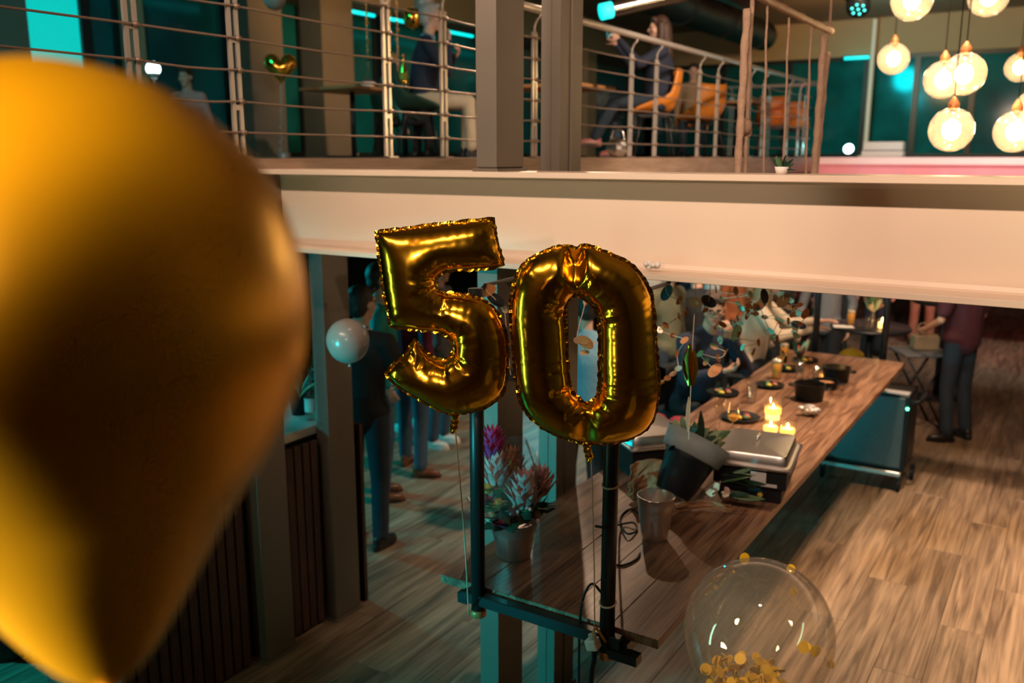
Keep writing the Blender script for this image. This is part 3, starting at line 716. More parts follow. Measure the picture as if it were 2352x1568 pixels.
for i in range(9): b.ell((random.uniform(-.04, .04), random.uniform(-.03, .03), .028 + random.uniform(-.006, .02)), (random.uniform(.02, .04), .025, random.uniform(.015, .026)), 8, 6)
o = b.build('crumpled_foil', 'silver_cloth', loc=p); tag(o, 'crumpled silver foil lump right of the candles', 'foil')
def glass(u, v, label, h_=.16, r_=.034, beer=0, stem=False, z=None, D=None, pos=None):
    p = pos if pos is not None else zt(u, v, 0)
    if pos is None: p.z = TZ
    t = thing('drinking_glass', label, 'glass', p, 0, 'drinking glasses')
    if stem:
        MB().lathe((0, 0, 0), [(.032, 0), (.032, .003), (.005, .008), (.004, .07), (.006, .08), (r_ * .8, .10), (r_, .13), (r_ * .85, h_)], 20, cap=False).build('goblet', 'clear_glass', t, True)
        if beer: MB().lathe((0, 0, .085), [(.004, 0), (r_ * .75, .015), (r_ * .85, .035), (.001, .036)], 16).build('drink', 'beer', t, True)
    else:
        MB().lathe((0, 0, 0), [(r_ * .85, 0), (r_ * .87, .004), (r_, h_), (r_ * .95, h_), (r_ * .83, .01), (.001, .008)], 20).build('tumbler', 'clear_glass', t, True)
        if beer:
            MB().lathe((0, 0, .012), [(r_ * .82, 0), (r_ * .92, h_ * .72), (.001, h_ * .72)], 16).build('drink', 'beer', t, True)
            MB().lathe((0, 0, .012 + h_ * .72), [(r_ * .92, 0), (r_ * .94, h_ * .14), (.001, h_ * .15)], 16).build('foam', 'foam', t, True)
glass(1652, 985, 'empty stemmed glass beside the left chafing dish', .19, .036, 0, True)
glass(1682, 1000, 'stemmed glass with a pale drink near the salad plate', .19, .036, 1, True)
glass(1783, 870, 'beer glass beside the reaching arm', .15, .036, 1)
glass(1836, 870, 'water glass in front of the low black bowl', .13, .034)
glass(1800, 830, 'beer glass at the far left of the table', .15, .034, 1)
glass(1875, 880, 'tumbler beside the far candle', .12, .034)
candle(1893, 874, .035, .075, .5, 'lit candle jar between the black bowls at the far end')
glass(1725, 925, 'empty tumbler behind the salad plate', .13, .034)
# small flower vase in the middle of the table
p = zt(1835, 852, 0); p.z = TZ; t = thing('flower_vase', 'small vase with red and green sprigs in the middle of the table', 'vase', p)
MB().lathe((0, 0, 0), [(.03, 0), (.035, .02), (.03, .07), (.015, .10), (.018, .12)], 16, cap=False).build('vase', 'clear_glass', t, True)
random.seed(8)
leafbunch(t, (0, 0, .1), [((0, 0, 0), (random.uniform(-.8, .8), random.uniform(-.8, .8), 1), random.uniform(.7, 1.3)) for i in range(14)], ['leaf', 'leaf_pale', 'flower_red', 'leaf_dark'], .13, .02)
# red jacket lying on a stool beside the table is built with the stools

# cabinet on castors beneath the table
fl, fr = P(1885, 1085, z=.1), P(2055, 1118, z=.1)
x0, x1, y0 = -1.66, -.98, 7.42; y1 = y0 + .42
c = Vector(((x0 + x1) / 2, (y0 + y1) / 2, 0)); t = thing('rolling_cabinet', 'glossy cabinet on castors under the far end of the table', 'cabinet', c)
mat('cab_front', (.10, .13, .14), .22, .4, .1, 3)
MB(c).box((x0, y0, .17), (x1, y1, .80), .01).build('body', 'black_plastic', t)
MB(c).box((x0 + .03, y0 - .012, .20), (x1 - .03, y0 - .001, .78), .004).build('front_panel', 'cab_front', t)
MB(c).box((x0, y0 - .03, .13), (x1 - .02, y0 + .03, .17), .006).build('bottom_rail', 'brushed', t)
MB(c).box((x1, y0 + .03, .22), (x1 + .01, y1 - .03, .76), .003).build('side_panel', 'black_metal', t)
for x, y in ((x0 + .05, y0 + .03), (x1 - .03, y0 + .02), (x0 + .05, y1 - .05), (x1 + .02, y1 - .05)):
    w = MB(c).lathe((x - .012, y, .05), [(.05, 0), (.05, .024)], 16, (1, 0, 0)).build('castor', 'black_plastic', t, True)
    MB(c).box((x - .018, y - .02, .05), (x + .018, y + .02, .135)).build('castor_fork', 'black_metal', w)
MB(c).tube(smooth_pts([(x1 - .02, y0 + .05, .74), (x1 + .07, y0 + .03, .76), (x1 + .07, y1 - .05, .76), (x1 - .02, y1 - .06, .74)]), .018, 8).build('handle', 'black_plastic', t, True)
MB(c).ell((x1 - .01, y0 - .014, .70), .012, 8, 6).build('power_light', 'green_led', t, True)
b = MB(c)
for i in range(9): b.tube([(x1 - .2 + i * .022, y0 + .02, .80), (x1 - .2 + i * .022, y0 + .12, .80)], .011, 6)
b.build('vent_grille', 'label_paper', t)
# ================================================================== foil number balloons
def catmull(pts, corners=(), step=.007, closed=True):
    """dense closed polyline through pts; indices in corners stay sharp"""
    n = len(pts); out = []; sharp_at = []
    for i in range(n):
        p1, p2 = pts[i], pts[(i + 1) % n]
        p0 = pts[(i - 1) % n] if i not in corners else p1 + (p1 - p2) * .3
        p3 = pts[(i + 2) % n] if (i + 1) % n not in corners else p2 + (p2 - p1) * .3
        m = max(1, int((p2 - p1).length / step))
        for k_ in range(m):
            s = k_ / m
            out.append(.5 * ((2 * p1) + (p2 - p0) * s + (2 * p0 - 5 * p1 + 4 * p2 - p3) * s * s + (3 * p1 - p0 - 3 * p2 + p3) * s ** 3))
    return np.array([[q.x, q.y] for q in out])
def inside(poly, pts):
    x, y = pts[:, 0], pts[:, 1]; c = np.zeros(len(pts), bool); n = len(poly); j = n - 1
    for i in range(n):
        xi, yi = poly[i]; xj, yj = poly[j]
        with np.errstate(divide='ignore', invalid='ignore'):
            hit = ((yi > y) != (yj > y)) & (x < (xj - xi) * (y - yi) / (yj - yi) + xi)
        c ^= hit; j = i
    return c
def foil_mesh(loops, thick, sp=.0068, wr=.0075, pinches=()):
    B = np.concatenate(loops); nb = len(B)
    x0, y0 = B.min(0); x1, y1 = B.max(0)
    g = []; j = 0; yy = y0
    while yy < y1:
        xx = x0 + (sp / 2 if j % 2 else 0)
        while xx < x1: g.append((xx, yy)); xx += sp
        yy += sp * .866; j += 1
    g = np.array(g)
    ok = inside(loops[0], g)
    for h in loops[1:]: ok &= ~inside(h, g)
    g = g[ok]
    d = np.sqrt(((g[:, None, :] - B[None]) ** 2).sum(2)); g = g[d.min(1) > sp * .55]
    pts = np.concatenate([B, g])
    edges = []; o = 0
    for L in loops:
        n = len(L); edges += [(o + i, o + (i + 1) % n) for i in range(n)]; o += n
    V, E, Fc, ov, oe, of = delaunay_2d_cdt([Vector(p) for p in pts], edges, [], 0, 1e-6)
    P2 = np.array([[v.x, v.y] for v in V]); T = np.array([f for f in Fc if len(f) == 3])
    cen = P2[T].mean(1); ok = inside(loops[0], cen)
    for h in loops[1:]: ok &= ~inside(h, cen)
    T = T[ok]
    isb = np.zeros(len(P2), bool); arc = np.zeros(len(P2))
    for i, src in enumerate(ov):
        if any(s < nb for s in src): isb[i] = True
    n = len(P2); Lp = np.zeros((n, n)); A = np.zeros(n)
    for a, b, c_ in ((0, 1, 2), (1, 2, 0), (2, 0, 1)):
        i, j, k_ = T[:, a], T[:, b], T[:, c_]
        u = P2[i] - P2[k_]; v = P2[j] - P2[k_]
        cr = np.abs(u[:, 0] * v[:, 1] - u[:, 1] * v[:, 0]) + 1e-12; ct = np.clip((u * v).sum(1) / cr, -3, 3) * .5
        np.add.at(Lp, (i, j), -ct); np.add.at(Lp, (j, i), -ct); np.add.at(Lp, (i, i), ct); np.add.at(Lp, (j, j), ct)
        np.add.at(A, i, cr / 6)
    fr = np.where(~isb & (A > 0))[0]
    u = np.zeros(n); u[fr] = np.linalg.solve(Lp[np.ix_(fr, fr)] + 1e-9 * np.eye(len(fr)), A[fr])
    h = np.sqrt(np.clip(u, 0, None)); h *= thick / h.max()
    # gathers: radial folds that start at the seam, strongest on the inner curves
    off = 0
    dist = np.full(n, 9.); ar = np.zeros(n); kv = np.zeros(n)
    for L in loops:
        m = len(L); seg = np.linalg.norm(np.roll(L, -1, 0) - L, axis=1); cum = np.concatenate([[0], np.cumsum(seg)[:-1]])
        s = 5; t1 = L - np.roll(L, s, 0); t2 = np.roll(L, -s, 0) - L
        ang = np.arctan2(t1[:, 0] * t2[:, 1] - t1[:, 1] * t2[:, 0], (t1 * t2).sum(1))
        area = .5 * np.sum(L[:, 0] * np.roll(L[:, 1], -1) - np.roll(L[:, 0], -1) * L[:, 1])
        sg = 1 if area > 0 else -1
        if L is not loops[0]: sg = -sg
        dd = np.sqrt(((P2[:, None, :] - L[None]) ** 2).sum(2)); k_ = dd.argmin(1); dm = dd.min(1); bt = dm < dist
        dist[bt] = dm[bt]; ar[bt] = cum[k_[bt]]; kv[bt] = (-ang * sg)[k_[bt]]
    rg = np.random.RandomState(4)
    f1 = np.abs(np.sin(ar * 95 + 1.5 * np.sin(ar * 23))); f2 = np.sin(ar * 260)
    amp = (.16 + np.clip(kv * 3.0, 0, 1.3)) * np.exp(-(dist / .045) ** 2) * np.clip(dist / .010, 0, 1)
    h = h - wr * amp * (f1 * 1.0 + .35 * f2)
    for (px, py, rad, dep, wx) in pinches:
        dx = (P2[:, 0] - px) / wx; dy = (P2[:, 1] - py) / rad
        h -= dep * np.exp(-dx ** 2) * np.exp(-dy ** 2)
    h = np.clip(h, 0, None); h[isb] = 0
    V3 = [(p[0], -hh, p[1]) for p, hh in zip(P2, h)]
    back = {}; 
    for i in range(n):
        if not isb[i]: back[i] = len(V3); V3.append((P2[i, 0], h[i], P2[i, 1]))
        else: back[i] = i
    Fs = []
    for a, b, c_ in T:
        cr = np.cross(P2[b] - P2[a], P2[c_] - P2[a])
        if cr < 0: b, c_ = c_, b
        Fs.append((a, b, c_)); Fs.append((back[a], back[c_], back[b]))
    return V3, Fs
def foil_number(name, label, D, outer, holes, corners, hcorn, thick, tail, pin, yaw_extra=0, pinches_px=(), string_to=None):
    allp = [P(u, v, D=D) for u, v in outer]
    c = sum(allp, Vector()) / len(allp)
    def loc(u, v):
        p = P(u, v, D=D) - c; return Vector((p.x * RT[0] + p.y * RT[1], p.z))
    t = thing(name, label, 'balloon', c, YAW + yaw_extra, 'gold foil number balloons')
    loops = [catmull([loc(*q) for q in outer], corners)] + [catmull([loc(*q) for q in h_], hc) for h_, hc in zip(holes, hcorn)]
    pp = []
    for (u, v, ru, rv, dep) in pinches_px:
        q = loc(u, v); pp.append((q.x, q.y, rv * D / F, dep, ru * D / F))
    v3, fs = foil_mesh(loops, thick, pinches=pp)
    body = MB().add(v3, fs).build('foil_body', 'gold_foil', t, True)
    rg = random.Random(2); b = MB()
    for li, L in enumerate(loops):
        n = len(L); area = .5 * np.sum(L[:, 0] * np.roll(L[:, 1], -1) - np.roll(L[:, 0], -1) * L[:, 1]); sg = 1 if area > 0 else -1
        if li: sg = -sg
        vs, ff = [], []
        for i in range(n):
            tg = L[(i + 2) % n] - L[(i - 2) % n]; tg = tg / (np.linalg.norm(tg) + 1e-9); nr = np.array([tg[1], -tg[0]]) * sg
            w = .0055 + rg.uniform(-.002, .0025); e = rg.uniform(-.003, .003)
            vs += [(L[i][0] - nr[0] * .002, -.0008, L[i][1] - nr[1] * .002), (L[i][0] + nr[0] * w, e, L[i][1] + nr[1] * w), (L[i][0] - nr[0] * .002, .0008, L[i][1] - nr[1] * .002)]
        for i in range(n):
            a, d_ = i * 3, ((i + 1) % n) * 3
            ff += [(a, d_, d_ + 1, a + 1), (a + 1, d_ + 1, d_ + 2, a + 2)]
        b.add(vs, ff)
    b.build('seam', 'gold_foil', t)
    ps = [loc(*q) for q in tail]
    p3 = [Vector((q.x, 0, q.y)) for q in ps]
    MB().tube(smooth_pts(p3, 3), [.012 if i % 3 else .007 for i in range(len(smooth_pts(p3, 3)))], 8, sx=.45).build('filling_tail', 'gold_foil', t)
    if string_to is not None:
        e = string_to - c; e = Vector((e.x * RT[0] + e.y * RT[1], e.x * FW[0] + e.y * FW[1], e.z))
        if yaw_extra: e = Matrix.Rotation(-yaw_extra, 3, 'Z') @ e
        st = p3[-1]; mid = (st + e) / 2 + Vector((.004, .01, 0))
        MB().tube(smooth_pts([st, mid, e], 8), .0022, 6).build('string', 'string', t, True)
    return t
five = [(865, 533), (960, 521), (1050, 511), (1133, 503), (1137, 530), (1144, 562), (1156, 606), (1140, 613), (1085, 618), (1035, 621), (1012, 629), (1002, 645), (1003, 660), (1015, 671), (1050, 675), (1085, 680), (1115, 692), (1136, 710), (1152, 737), (1162, 772), (1166, 812), (1164, 860), (1156, 896), (1138, 920), (1110, 936), (1075, 946), (1045, 950), (1010, 942), (975, 924), (940, 903), (908, 882), (887, 857), (908, 833), (930, 815), (944, 795), (955, 779), (966, 798), (986, 816), (1006, 826), (1026, 825), (1039, 814), (1042, 798), (1036, 780), (1022, 767), (1000, 761), (955, 757), (898, 749), (886, 692), (875, 622)]
foil_number('number_balloon', 'gold foil balloon shaped like the digit five', 2.42, five, [], (0, 3, 6, 31, 35, 46), [], .062, [(1048, 948), (1044, 962), (1046, 975), (1040, 985), (1046, 990)], None, 0.0,
            string_to=Vector((PX[0] - .03, PY[0] - .02, TZ - .1)))
zero_o = [(1321, 572), (1342, 564), (1366, 569), (1414, 588), (1457, 615), (1489, 661), (1500, 716), (1507, 806), (1511, 890), (1503, 946), (1478, 986), (1421, 1012), (1350, 1018), (1300, 1006), (1243, 981), (1203, 940), (1186, 880), (1179, 806), (1173, 734), (1174, 684), (1185, 641), (1206, 606), (1246, 580), (1296, 565)]
zero_i = [(1324, 676), (1350, 690), (1368, 711), (1376, 740), (1377, 810), (1377, 877), (1371, 908), (1350, 925), (1328, 914), (1311, 890), (1304, 841), (1300, 770), (1298, 715), (1306, 689)]
foil_number('number_balloon', 'gold foil balloon shaped like the digit zero', 2.40, zero_o, [zero_i], (0,), [(0,)], .068, [(1350, 1015), (1346, 1028), (1354, 1040), (1352, 1052), (1358, 1056)], None, R(-4), pinches_px=[(1320, 590, 20, 70, .06), (1345, 985, 22, 45, .03)],
            string_to=Vector((PX[1] - .03, PY[0] - .03, TZ - .13)))

# ================================================================== latex balloons
def latex(name, label, c, r, m, prof=None, axis=(0, 0, 1), n=40, group=None, knot=True):
    c = Vector(c); t = thing(name, label, 'balloon', c, 0, group)
    if prof is None:
        prof = []
        for i in range(25):
            a = -math.pi / 2 + math.pi * i / 24; rr = math.cos(a); zz = math.sin(a)
            prof.append((max(rr * r, .0005), zz * r * (1.12 if zz < 0 else 1.0)))
    MB().lathe((0, 0, 0), prof, n, axis).build('skin', m, t, True)
    if knot:
        zb = prof[0][1]; MB().lathe((0, 0, 0), [(r * .03, zb - r * .02), (r * .06, zb - r * .05), (r * .035, zb - r * .08), (r * .10, zb - r * .14), (r * .09, zb - r * .145)], 14, axis).build('knot', m, t, True)
    return t
# big foreground balloon: profile read as half widths along its axis
D0 = .565; top, bot = P(74, 128, D=D0), P(250, 1585, D=D0)
axis = (top - bot).normalized(); Lb = (top - bot).length
pf = [(1590, 12), (1560, 48), (1500, 115), (1400, 188), (1300, 250), (1200, 310), (1100, 378), (1000, 452), (900, 508), (800, 545), (700, 560), (600, 556), (500, 537), (400, 498), (330, 452), (270, 392), (215, 322), (170, 235), (140, 140), (125, 70), (118, 3)]
cB = bot + axis * (Lb * .55)
prof = [(h_ * D0 / F * .995, (1590 - y) / 1472 * Lb - Lb * .55) for y, h_ in pf]
# resample smoothly
pr = smooth_pts([Vector((a, 0, b_)) for a, b_ in prof], 4); prof = [(max(p.x, .0006), p.z) for p in pr]
latex('party_balloon', 'huge out of focus golden balloon filling the left foreground', cB, .154, 'gold_latex', prof, axis, 72)
latex('party_balloon', 'small pale round balloon floating before the steel column', P(799, 780, D=3.75), .092, 'white_latex', None, (-.05, 0, 1))
latex('party_balloon', 'yellow balloon peeking over the far end of the table', P(1955, 830, D=8.6), .14, 'yellow_latex')
latex('party_balloon', 'white balloon at the top edge above the gold heart', P(630, -8, D=9.2), .115, 'white_latex')
latex('party_balloon', 'gold balloon hanging above the grey haired man', P(948, 40, D=9.6), .10, 'gold_chrome')
latex('party_balloon', 'pale green balloon at the top edge near the grey haired man', P(975, 8, D=9.9), .11, 'white_latex')
# clear confetti balloon
cc = P(1742, 1452, D=1.68); rc = 182 / F * 1.70
prof = []
for i in range(33):
    a = -math.pi / 2 + math.pi * i / 32; zz = math.sin(a); prof.append((max(math.cos(a) * rc, .0005), zz * rc * (1.08 if zz < 0 else 1)))
t = latex('confetti_balloon', 'large clear balloon with gold confetti inside, floating above the floor', cc, rc, 'clear_film', prof, (0, 0, 1), 64)
random.seed(31)
dm = [MB().lathe((0, 0, 0), [(.001, -.0006), (r_, -.0006), (r_, .0006), (.001, .0006)], 10).mesh('confetti_piece') for r_ in (.0095, .0125)]
for m_ in dm: m_.materials.append(M['confetti'])
spots = []
for u, v, dd in ((1717, 1447, -.6), (1800, 1407, -.5), (1838, 1337, .55), (1732, 1320, .7), (1816, 1530, -.4), (1885, 1515, .3), (1908, 1525, .25), (1735, 1540, -.5), (1858, 1412, .6)):
    p = P(u, v, D=1.68) - cc; q = Vector((FW[0], FW[1], 0)); lim = math.sqrt(max(0, rc ** 2 - p.length_squared)) * .96
    spots.append(p + q * lim * (1 if dd > 0 else -1))
for i in range(90):
    a = random.uniform(0, 6.283); rr = math.sqrt(random.random()) * .085; x, y = rr * math.cos(a) * 1.0, rr * math.sin(a)
    z = -math.sqrt(max(1e-6, (rc * .94) ** 2 - rr * rr)) * 1.06 + random.uniform(.012, .10) * (1 - rr / .11) + .006
    spots.append(Vector((x - .02 * RT[0], y - .02 * RT[1], z)))
high = ['left of its middle', 'right of its middle', 'at its upper right rim', 'at its upper left', 'low right above the pile', 'near its lower right rim', 'at its lower right edge', 'just above the pile', 'right of centre on the far side']
for i, s in enumerate(spots):
    o = bpy.data.objects.new('confetti_piece', dm[i % 2]); COL.objects.link(o)
    o.location = cc + s; o.rotation_euler = (random.uniform(.6, 2.4), random.uniform(-.8, .8), random.uniform(0, 6)) if i >= 9 else (R(78), random.uniform(-.3, .3), YAW + random.uniform(-.5, .5))
    if i < len(high): tag(o, 'gold confetti disc clinging high inside the clear balloon, ' + high[i], 'confetti', 'gold confetti in the clear balloon')
    else: tag(o, 'gold confetti disc in the pile at the bottom of the clear balloon', 'confetti', 'gold confetti in the clear balloon')
# gold heart balloon with curled ribbon
def heart(label, u, v, D, w, ribbon_to):
    c = P(u, v, D=D); t = thing('heart_balloon', label, 'balloon', c, YAW + R(15))
    outl = []
    for i in range(72):
        a = 2 * math.pi * i / 72; x = 16 * math.sin(a) ** 3; y = 13 * math.cos(a) - 5 * math.cos(2 * a) - 2 * math.cos(3 * a) - math.cos(4 * a)
        outl.append((x / 32 * w, (y + 2) / 32 * w))
    v3, fs = foil_mesh([np.array(outl)], w * .26, sp=w / 26, wr=.003)
    MB().add(v3, fs).build('foil_body', 'gold_chrome', t, True)
    b = MB(); pts = []
    L = c.z - ribbon_to
    for i in range(90):
        s = i / 89; rr = .004 + .02 * max(0, s - .35); pts.append((-.02 * w - .10 * s * w + rr * math.cos(s * 60), rr * math.sin(s * 60), -.45 * w - s * (L - .45 * w)))
    MB().tube(pts, .006, 5).build('ribbon', 'silver_cloth', t, True)
    MB().lathe((-.06 * w, 0, -(L) + .0), [(.05, 0), (.05, .03), (.03, .05), (.001, .05)], 10).build('weight', 'silver_cloth', t)
heart('gold heart shaped balloon on a curled ribbon between two brown piers', 645, 158, 9.4, .33, ZG)
b = P(945, 190, D=8.9); 
# ================================================================== leaf garlands hung from the beam
om = {}
for key, (a_, b_, m_) in {'c': (.019, .011, 'copper'), 'p': (.018, .011, 'pale_gold'), 'd': (.036, .022, 'dark_oval'), 'b': (.036, .022, 'copper'), 'g': (.016, .010, 'gold_chrome')}.items():
    mb = MB(); vs = []; N = 14
    for y in (-.0006, .0006):
        vs += [(a_ * math.cos(2 * math.pi * i / N), y, b_ * math.sin(2 * math.pi * i / N)) for i in range(N)]
    fs = [tuple(range(N)), tuple(range(2 * N - 1, N - 1, -1))] + [(i, N + i, N + (i + 1) % N, (i + 1) % N) for i in range(N)]
    om[key] = mb.add(vs, fs).mesh('leaf_disc'); om[key].materials.append(M[m_])
random.seed(41)
def garland(label, pix, D):
    pts = [P(u, v, D=D + random.uniform(-.12, .12)) for u, v, k_ in pix]
    a = pts[0].copy(); a.z = BZ0; c = a.copy()
    t = thing('leaf_garland', label, 'garland', c)
    MB(c).tube(smooth_pts([a] + pts, 4), .0016, 5).build('thread', 'string', t)
    for p, (u, v, k_) in zip(pts, pix):
        o = bpy.data.objects.new('leaf_disc', om[k_]); COL.objects.link(o); o.parent = t; o.location = p - c
        o.rotation_euler = (random.uniform(-.5, .5), random.uniform(-1.5, 1.5), YAW + random.uniform(-.9, .9))
garland('garland of copper and dark ovals just right of the zero balloon', [(1531, 672, 'd'), (1560, 690, 'c'), (1576, 716, 'c'), (1560, 727, 'c'), (1529, 747, 'c'), (1514, 757, 'p'), (1545, 770, 'c'), (1572, 781, 'c'), (1556, 812, 'c'), (1558, 846, 'p'), (1546, 858, 'p'), (1533, 868, 'c'), (1519, 877, 'g')], 3.45)
garland('garland of ovals over the man with glasses', [(1628, 692, 'd'), (1598, 694, 'b'), (1620, 712, 'c'), (1639, 723, 'p'), (1660, 745, 'c'), (1654, 781, 'p'), (1640, 795, 'c'), (1667, 808, 'c'), (1650, 822, 'c'), (1608, 812, 'c'), (1622, 830, 'c'), (1642, 850, 'b')], 3.6)
garland('garland of ovals before the person in the cream sweater', [(1690, 668, 'c'), (1702, 708, 'p'), (1682, 742, 'p'), (1720, 690, 'c'), (1733, 705, 'c'), (1716, 725, 'c'), (1756, 680, 'd'), (1745, 700, 'c'), (1771, 760, 'p'), (1790, 735, 'c'), (1798, 750, 'p'), (1785, 778, 'c'), (1799, 812, 'p'), (1804, 826, 'g')], 3.7)
random.seed(43)
garland('dense garland of small copper ovals above the salad plate', [(1700 + random.uniform(-60, 60), 665 + i * 11, 'ccpcb'[i % 5]) for i in range(14)], 4.0)
garland('dense garland of small copper ovals left of the far pole', [(1790 + random.uniform(-45, 45), 665 + i * 9, 'cpccd'[i % 5]) for i in range(13)], 4.1)
garland('garland of ovals at the dark pole right of the cream sweater', [(1799, 690, 'b'), (1815, 689, 'p'), (1821, 721, 'c'), (1836, 700, 'c'), (1810, 705, 'c'), (1850, 720, 'b'), (1838, 745, 'c'), (1829, 770, 'c')], 3.8)
garland('garland of ovals seen through the hole of the zero balloon', [(1345, 690, 'c'), (1325, 782, 'p'), (1362, 790, 'p'), (1345, 786, 'b'), (1343, 809, 'c')], 3.3)
garland('garland of ovals between the five and the zero', [(1118, 667, 'b'), (1139, 688, 'd'), (1158, 709, 'p'), (1165, 790, 'c'), (1173, 861, 'd')], 3.15)
# gold leaf pendant
c = P(1589, 835, D=3.3); t = thing('gold_ornament', 'gold leaf shaped pendant hanging right of the zero balloon', 'ornament', c, YAW)
for i, (dx, rz, s) in enumerate(((0, .2, 1), (.004, 1.3, .92), (-.004, 2.3, .9))):
    v, f = leafmesh(.17, .032, .08)
    MB().add(orient([(x, y, z - .085) for x, y, z in v], (dx, 0, -.01), (.05 * (i - 1), 0, 1), rz, s), f).build('gold_blade', 'gold_chrome', t, True)
v, f = leafmesh(.14, .010, .02); MB().add(orient(v, (-.004, 0, -.27), (0, 0, 1), .4), f).build('mirror_drop', 'pale_gold', t, True)
MB().tube([(0, 0, -.30), (0, 0, .08), (.004, .0, BZ0 - c.z)], .0014, 5).build('thread', 'string', t)

# ================================================================== globe pendant lamps
def globe(u, v, rp, label, R0=.13, lit=True):
    D = R0 * F / rp; c = P(u, v, D=D); t = thing('pendant_lamp', label, 'lamp', c, 0, 'glass globe pendant lamps')
    N = 24; prof = [(max(R0 * math.cos(-math.pi / 2 + math.pi * i / N), .0005), R0 * math.sin(-math.pi / 2 + math.pi * i / N)) for i in range(N)]
    MB().lathe((0, 0, 0), prof, 28, cap=False).build('globe', 'globe_glass', t, True)
    MB().lathe((0, 0, R0 - .004), [(.03, -.006), (.032, 0), (.032, .03), (.012, .06), (.006, .07)], 16).build('cap', 'copper', t, True)
    MB().tube([(0, 0, R0 + .06), (0, 0, ZCEIL - c.z)], .004, 6).build('cord', 'black_plastic', t, True)
    MB().lathe((0, 0, R0 - .01), [(.016, 0), (.016, -.05)], 12).build('socket', 'copper', t, True)
    MB().ell((0, 0, .0), (.052, .052, .06), 14, 10).build('bulb', 'bulb', t, True)
    L = lamp('pendant_light', 'POINT', (0, 0, -.01), 20, (1, .68, .38), .05); L.parent = t
for u, v, rp, lb in ((2095, 0, 44, 'globe lamp cut by the top edge, left one'), (2271, -8, 42, 'globe lamp cut by the top edge, right one'), (2052, 135, 34, 'small globe lamp hanging alone before the dark window'), (2214, 170, 46, 'globe lamp overlapped by a nearer one, right half'), (2166, 183, 41, 'globe lamp overlapping another, left half'), (2185, 298, 48, 'lowest globe lamp above the far floor edge'), (2332, 302, 46, 'low globe lamp near the right edge'), (2342, 155, 31, 'globe lamp cut by the right edge, upper'), (2372, 250, 40, 'globe lamp cut by the right edge, middle')):
    globe(u, v, rp, lb)

# ================================================================== hanging rope frame over the hall
X0 = -1.25
e = P(1908, 72, X=X0); c = e.copy(); t = thing('rope_hanging', 'bamboo pole hung with twisted ropes and tan fabric strips', 'hanging', c)
a = Vector((X0, e.y - 1.5, e.z))
pb = [a + (e - a) * (i / 40) for i in range(41)]
MB(c).tube(pb, [.017 + (.004 if i % 8 == 0 else 0) for i in range(41)], 10).build('bamboo_pole', 'bamboo', t, True)
MB(c).ell(e + Vector((0, .015, 0)), .015, 8, 6).build('end_knob', 'pale_gold', t, True)
for dy in (-.03, -1.2): MB(c).tube([e + Vector((0, dy, 0)), Vector((X0, e.y + dy, ZCEIL))], .007, 6).build('suspension_rope', 'rope', t, True)
def strip(u0, v0, u1, v1, w, name='fabric_strip', X=X0):
    p0 = P(u0, v0, X=X); p0.z = min(p0.z, e.z); yy = p0.y; p1 = Vector((X, P(u1, v1, X=X).y, 2.46))
    n = 26; pts = [p0 + (p1 - p0) * (i / n) + Vector((.0015 * math.sin(i * .9), .002 * math.sin(i * .7), 0)) for i in range(n + 1)]
    MB(c).tube(pts, [w * (1 + .12 * math.sin(i * 1.7)) for i in range(n + 1)], 8, sx=.7).build(name, 'rope', t, True)
strip(1716, 20, 1694, 395, .017); strip(1728, -10, 1712, 395, .009); strip(1893, 80, 1870, 395, .018); strip(1902, 120, 1880, 300, .012)
for u0, u1 in ((1762, 1756), (1812, 1800), (1864, 1852)): strip(u0, 0 if u0 < 1790 else 40, u1, 395, .005, 'hanging_rope')
kn = P(1712, 290, X=X0); MB(c).ell(kn, (.03, .03, .035), 10, 7).ell(kn + Vector((0, .03, -.02)), (.022, .02, .03), 10, 7).build('knot', 'rope', t, True)
# little plant on the beam
c = P(1795, 392, Y=BY + .05); c.z = BZ1; t = thing('small_plant', 'small dark green plant in a pale pot on top of the cream beam', 'plant', c)
MB().lathe((0, 0, 0), [(.018, 0), (.024, .02), (.024, .024), (.001, .02)], 12).build('pot', 'white_paint', t, True)
random.seed(51)
leafbunch(t, (0, 0, .016), [((0, 0, 0), (random.uniform(-1, 1), random.uniform(-1, 1), random.uniform(.2, .9)), random.uniform(.6, 1)) for i in range(12)], ['leaf_dark', 'leaf'], .06, .010)

# ================================================================== gallery furniture
def shell_mesh():
    vs, fs = [], []; n, m = 16, 14
    # a bucket shell: seat pan turning up into the back and arms
    for j in range(m + 1):
        s = j / m
        for i in range(n + 1):
            a = (i / n - .5) * 2
            if s < .45: q = s / .45; y = .22 - .40 * q; z = .45 - .02 * math.sin(q * math.pi); wid = .24 - .01 * q
            else: q = (s - .45) / .55; y = -.18 - .10 * q - .02 * math.sin(q * math.pi); z = .45 + .40 * q ** 1.1; wid = .235 - .05 * q * q
            x = a * wid; side = abs(a) ** 3
            vs.append((x, y + side * .10 * (1 if s > .35 else 0) * (1 - .3 * q), z + side * (.14 * math.sin(math.pi * min(1, s * 1.4)) if s < .7 else .02)))
    for j in range(m):
        for i in range(n): b_ = j * (n + 1) + i; fs.append((b_, b_ + 1, b_ + n + 2, b_ + n + 1))
    return vs, fs
sv, sf = shell_mesh()
def chair(label, x, y, rz, m, group):
    t = thing('shell_chair', label, 'chair', (x, y, ZG), rz, group)
    o = MB().add(sv, sf).build('shell', m, t, True); sd = o.modifiers.new('s', 'SOLIDIFY'); sd.thickness = .025
    MB().box((-.16, -.14, .40), (.16, .16, .425)).build('seat_frame', 'black_metal', t)
    for sx in (-1, 1):
        for sy in (-1, 1): MB().tube([(sx * .14, sy * .13, .41), (sx * .21, sy * .20, 0)], [.013, .009], 8).build('leg', 'black_metal', t, True)
    return t
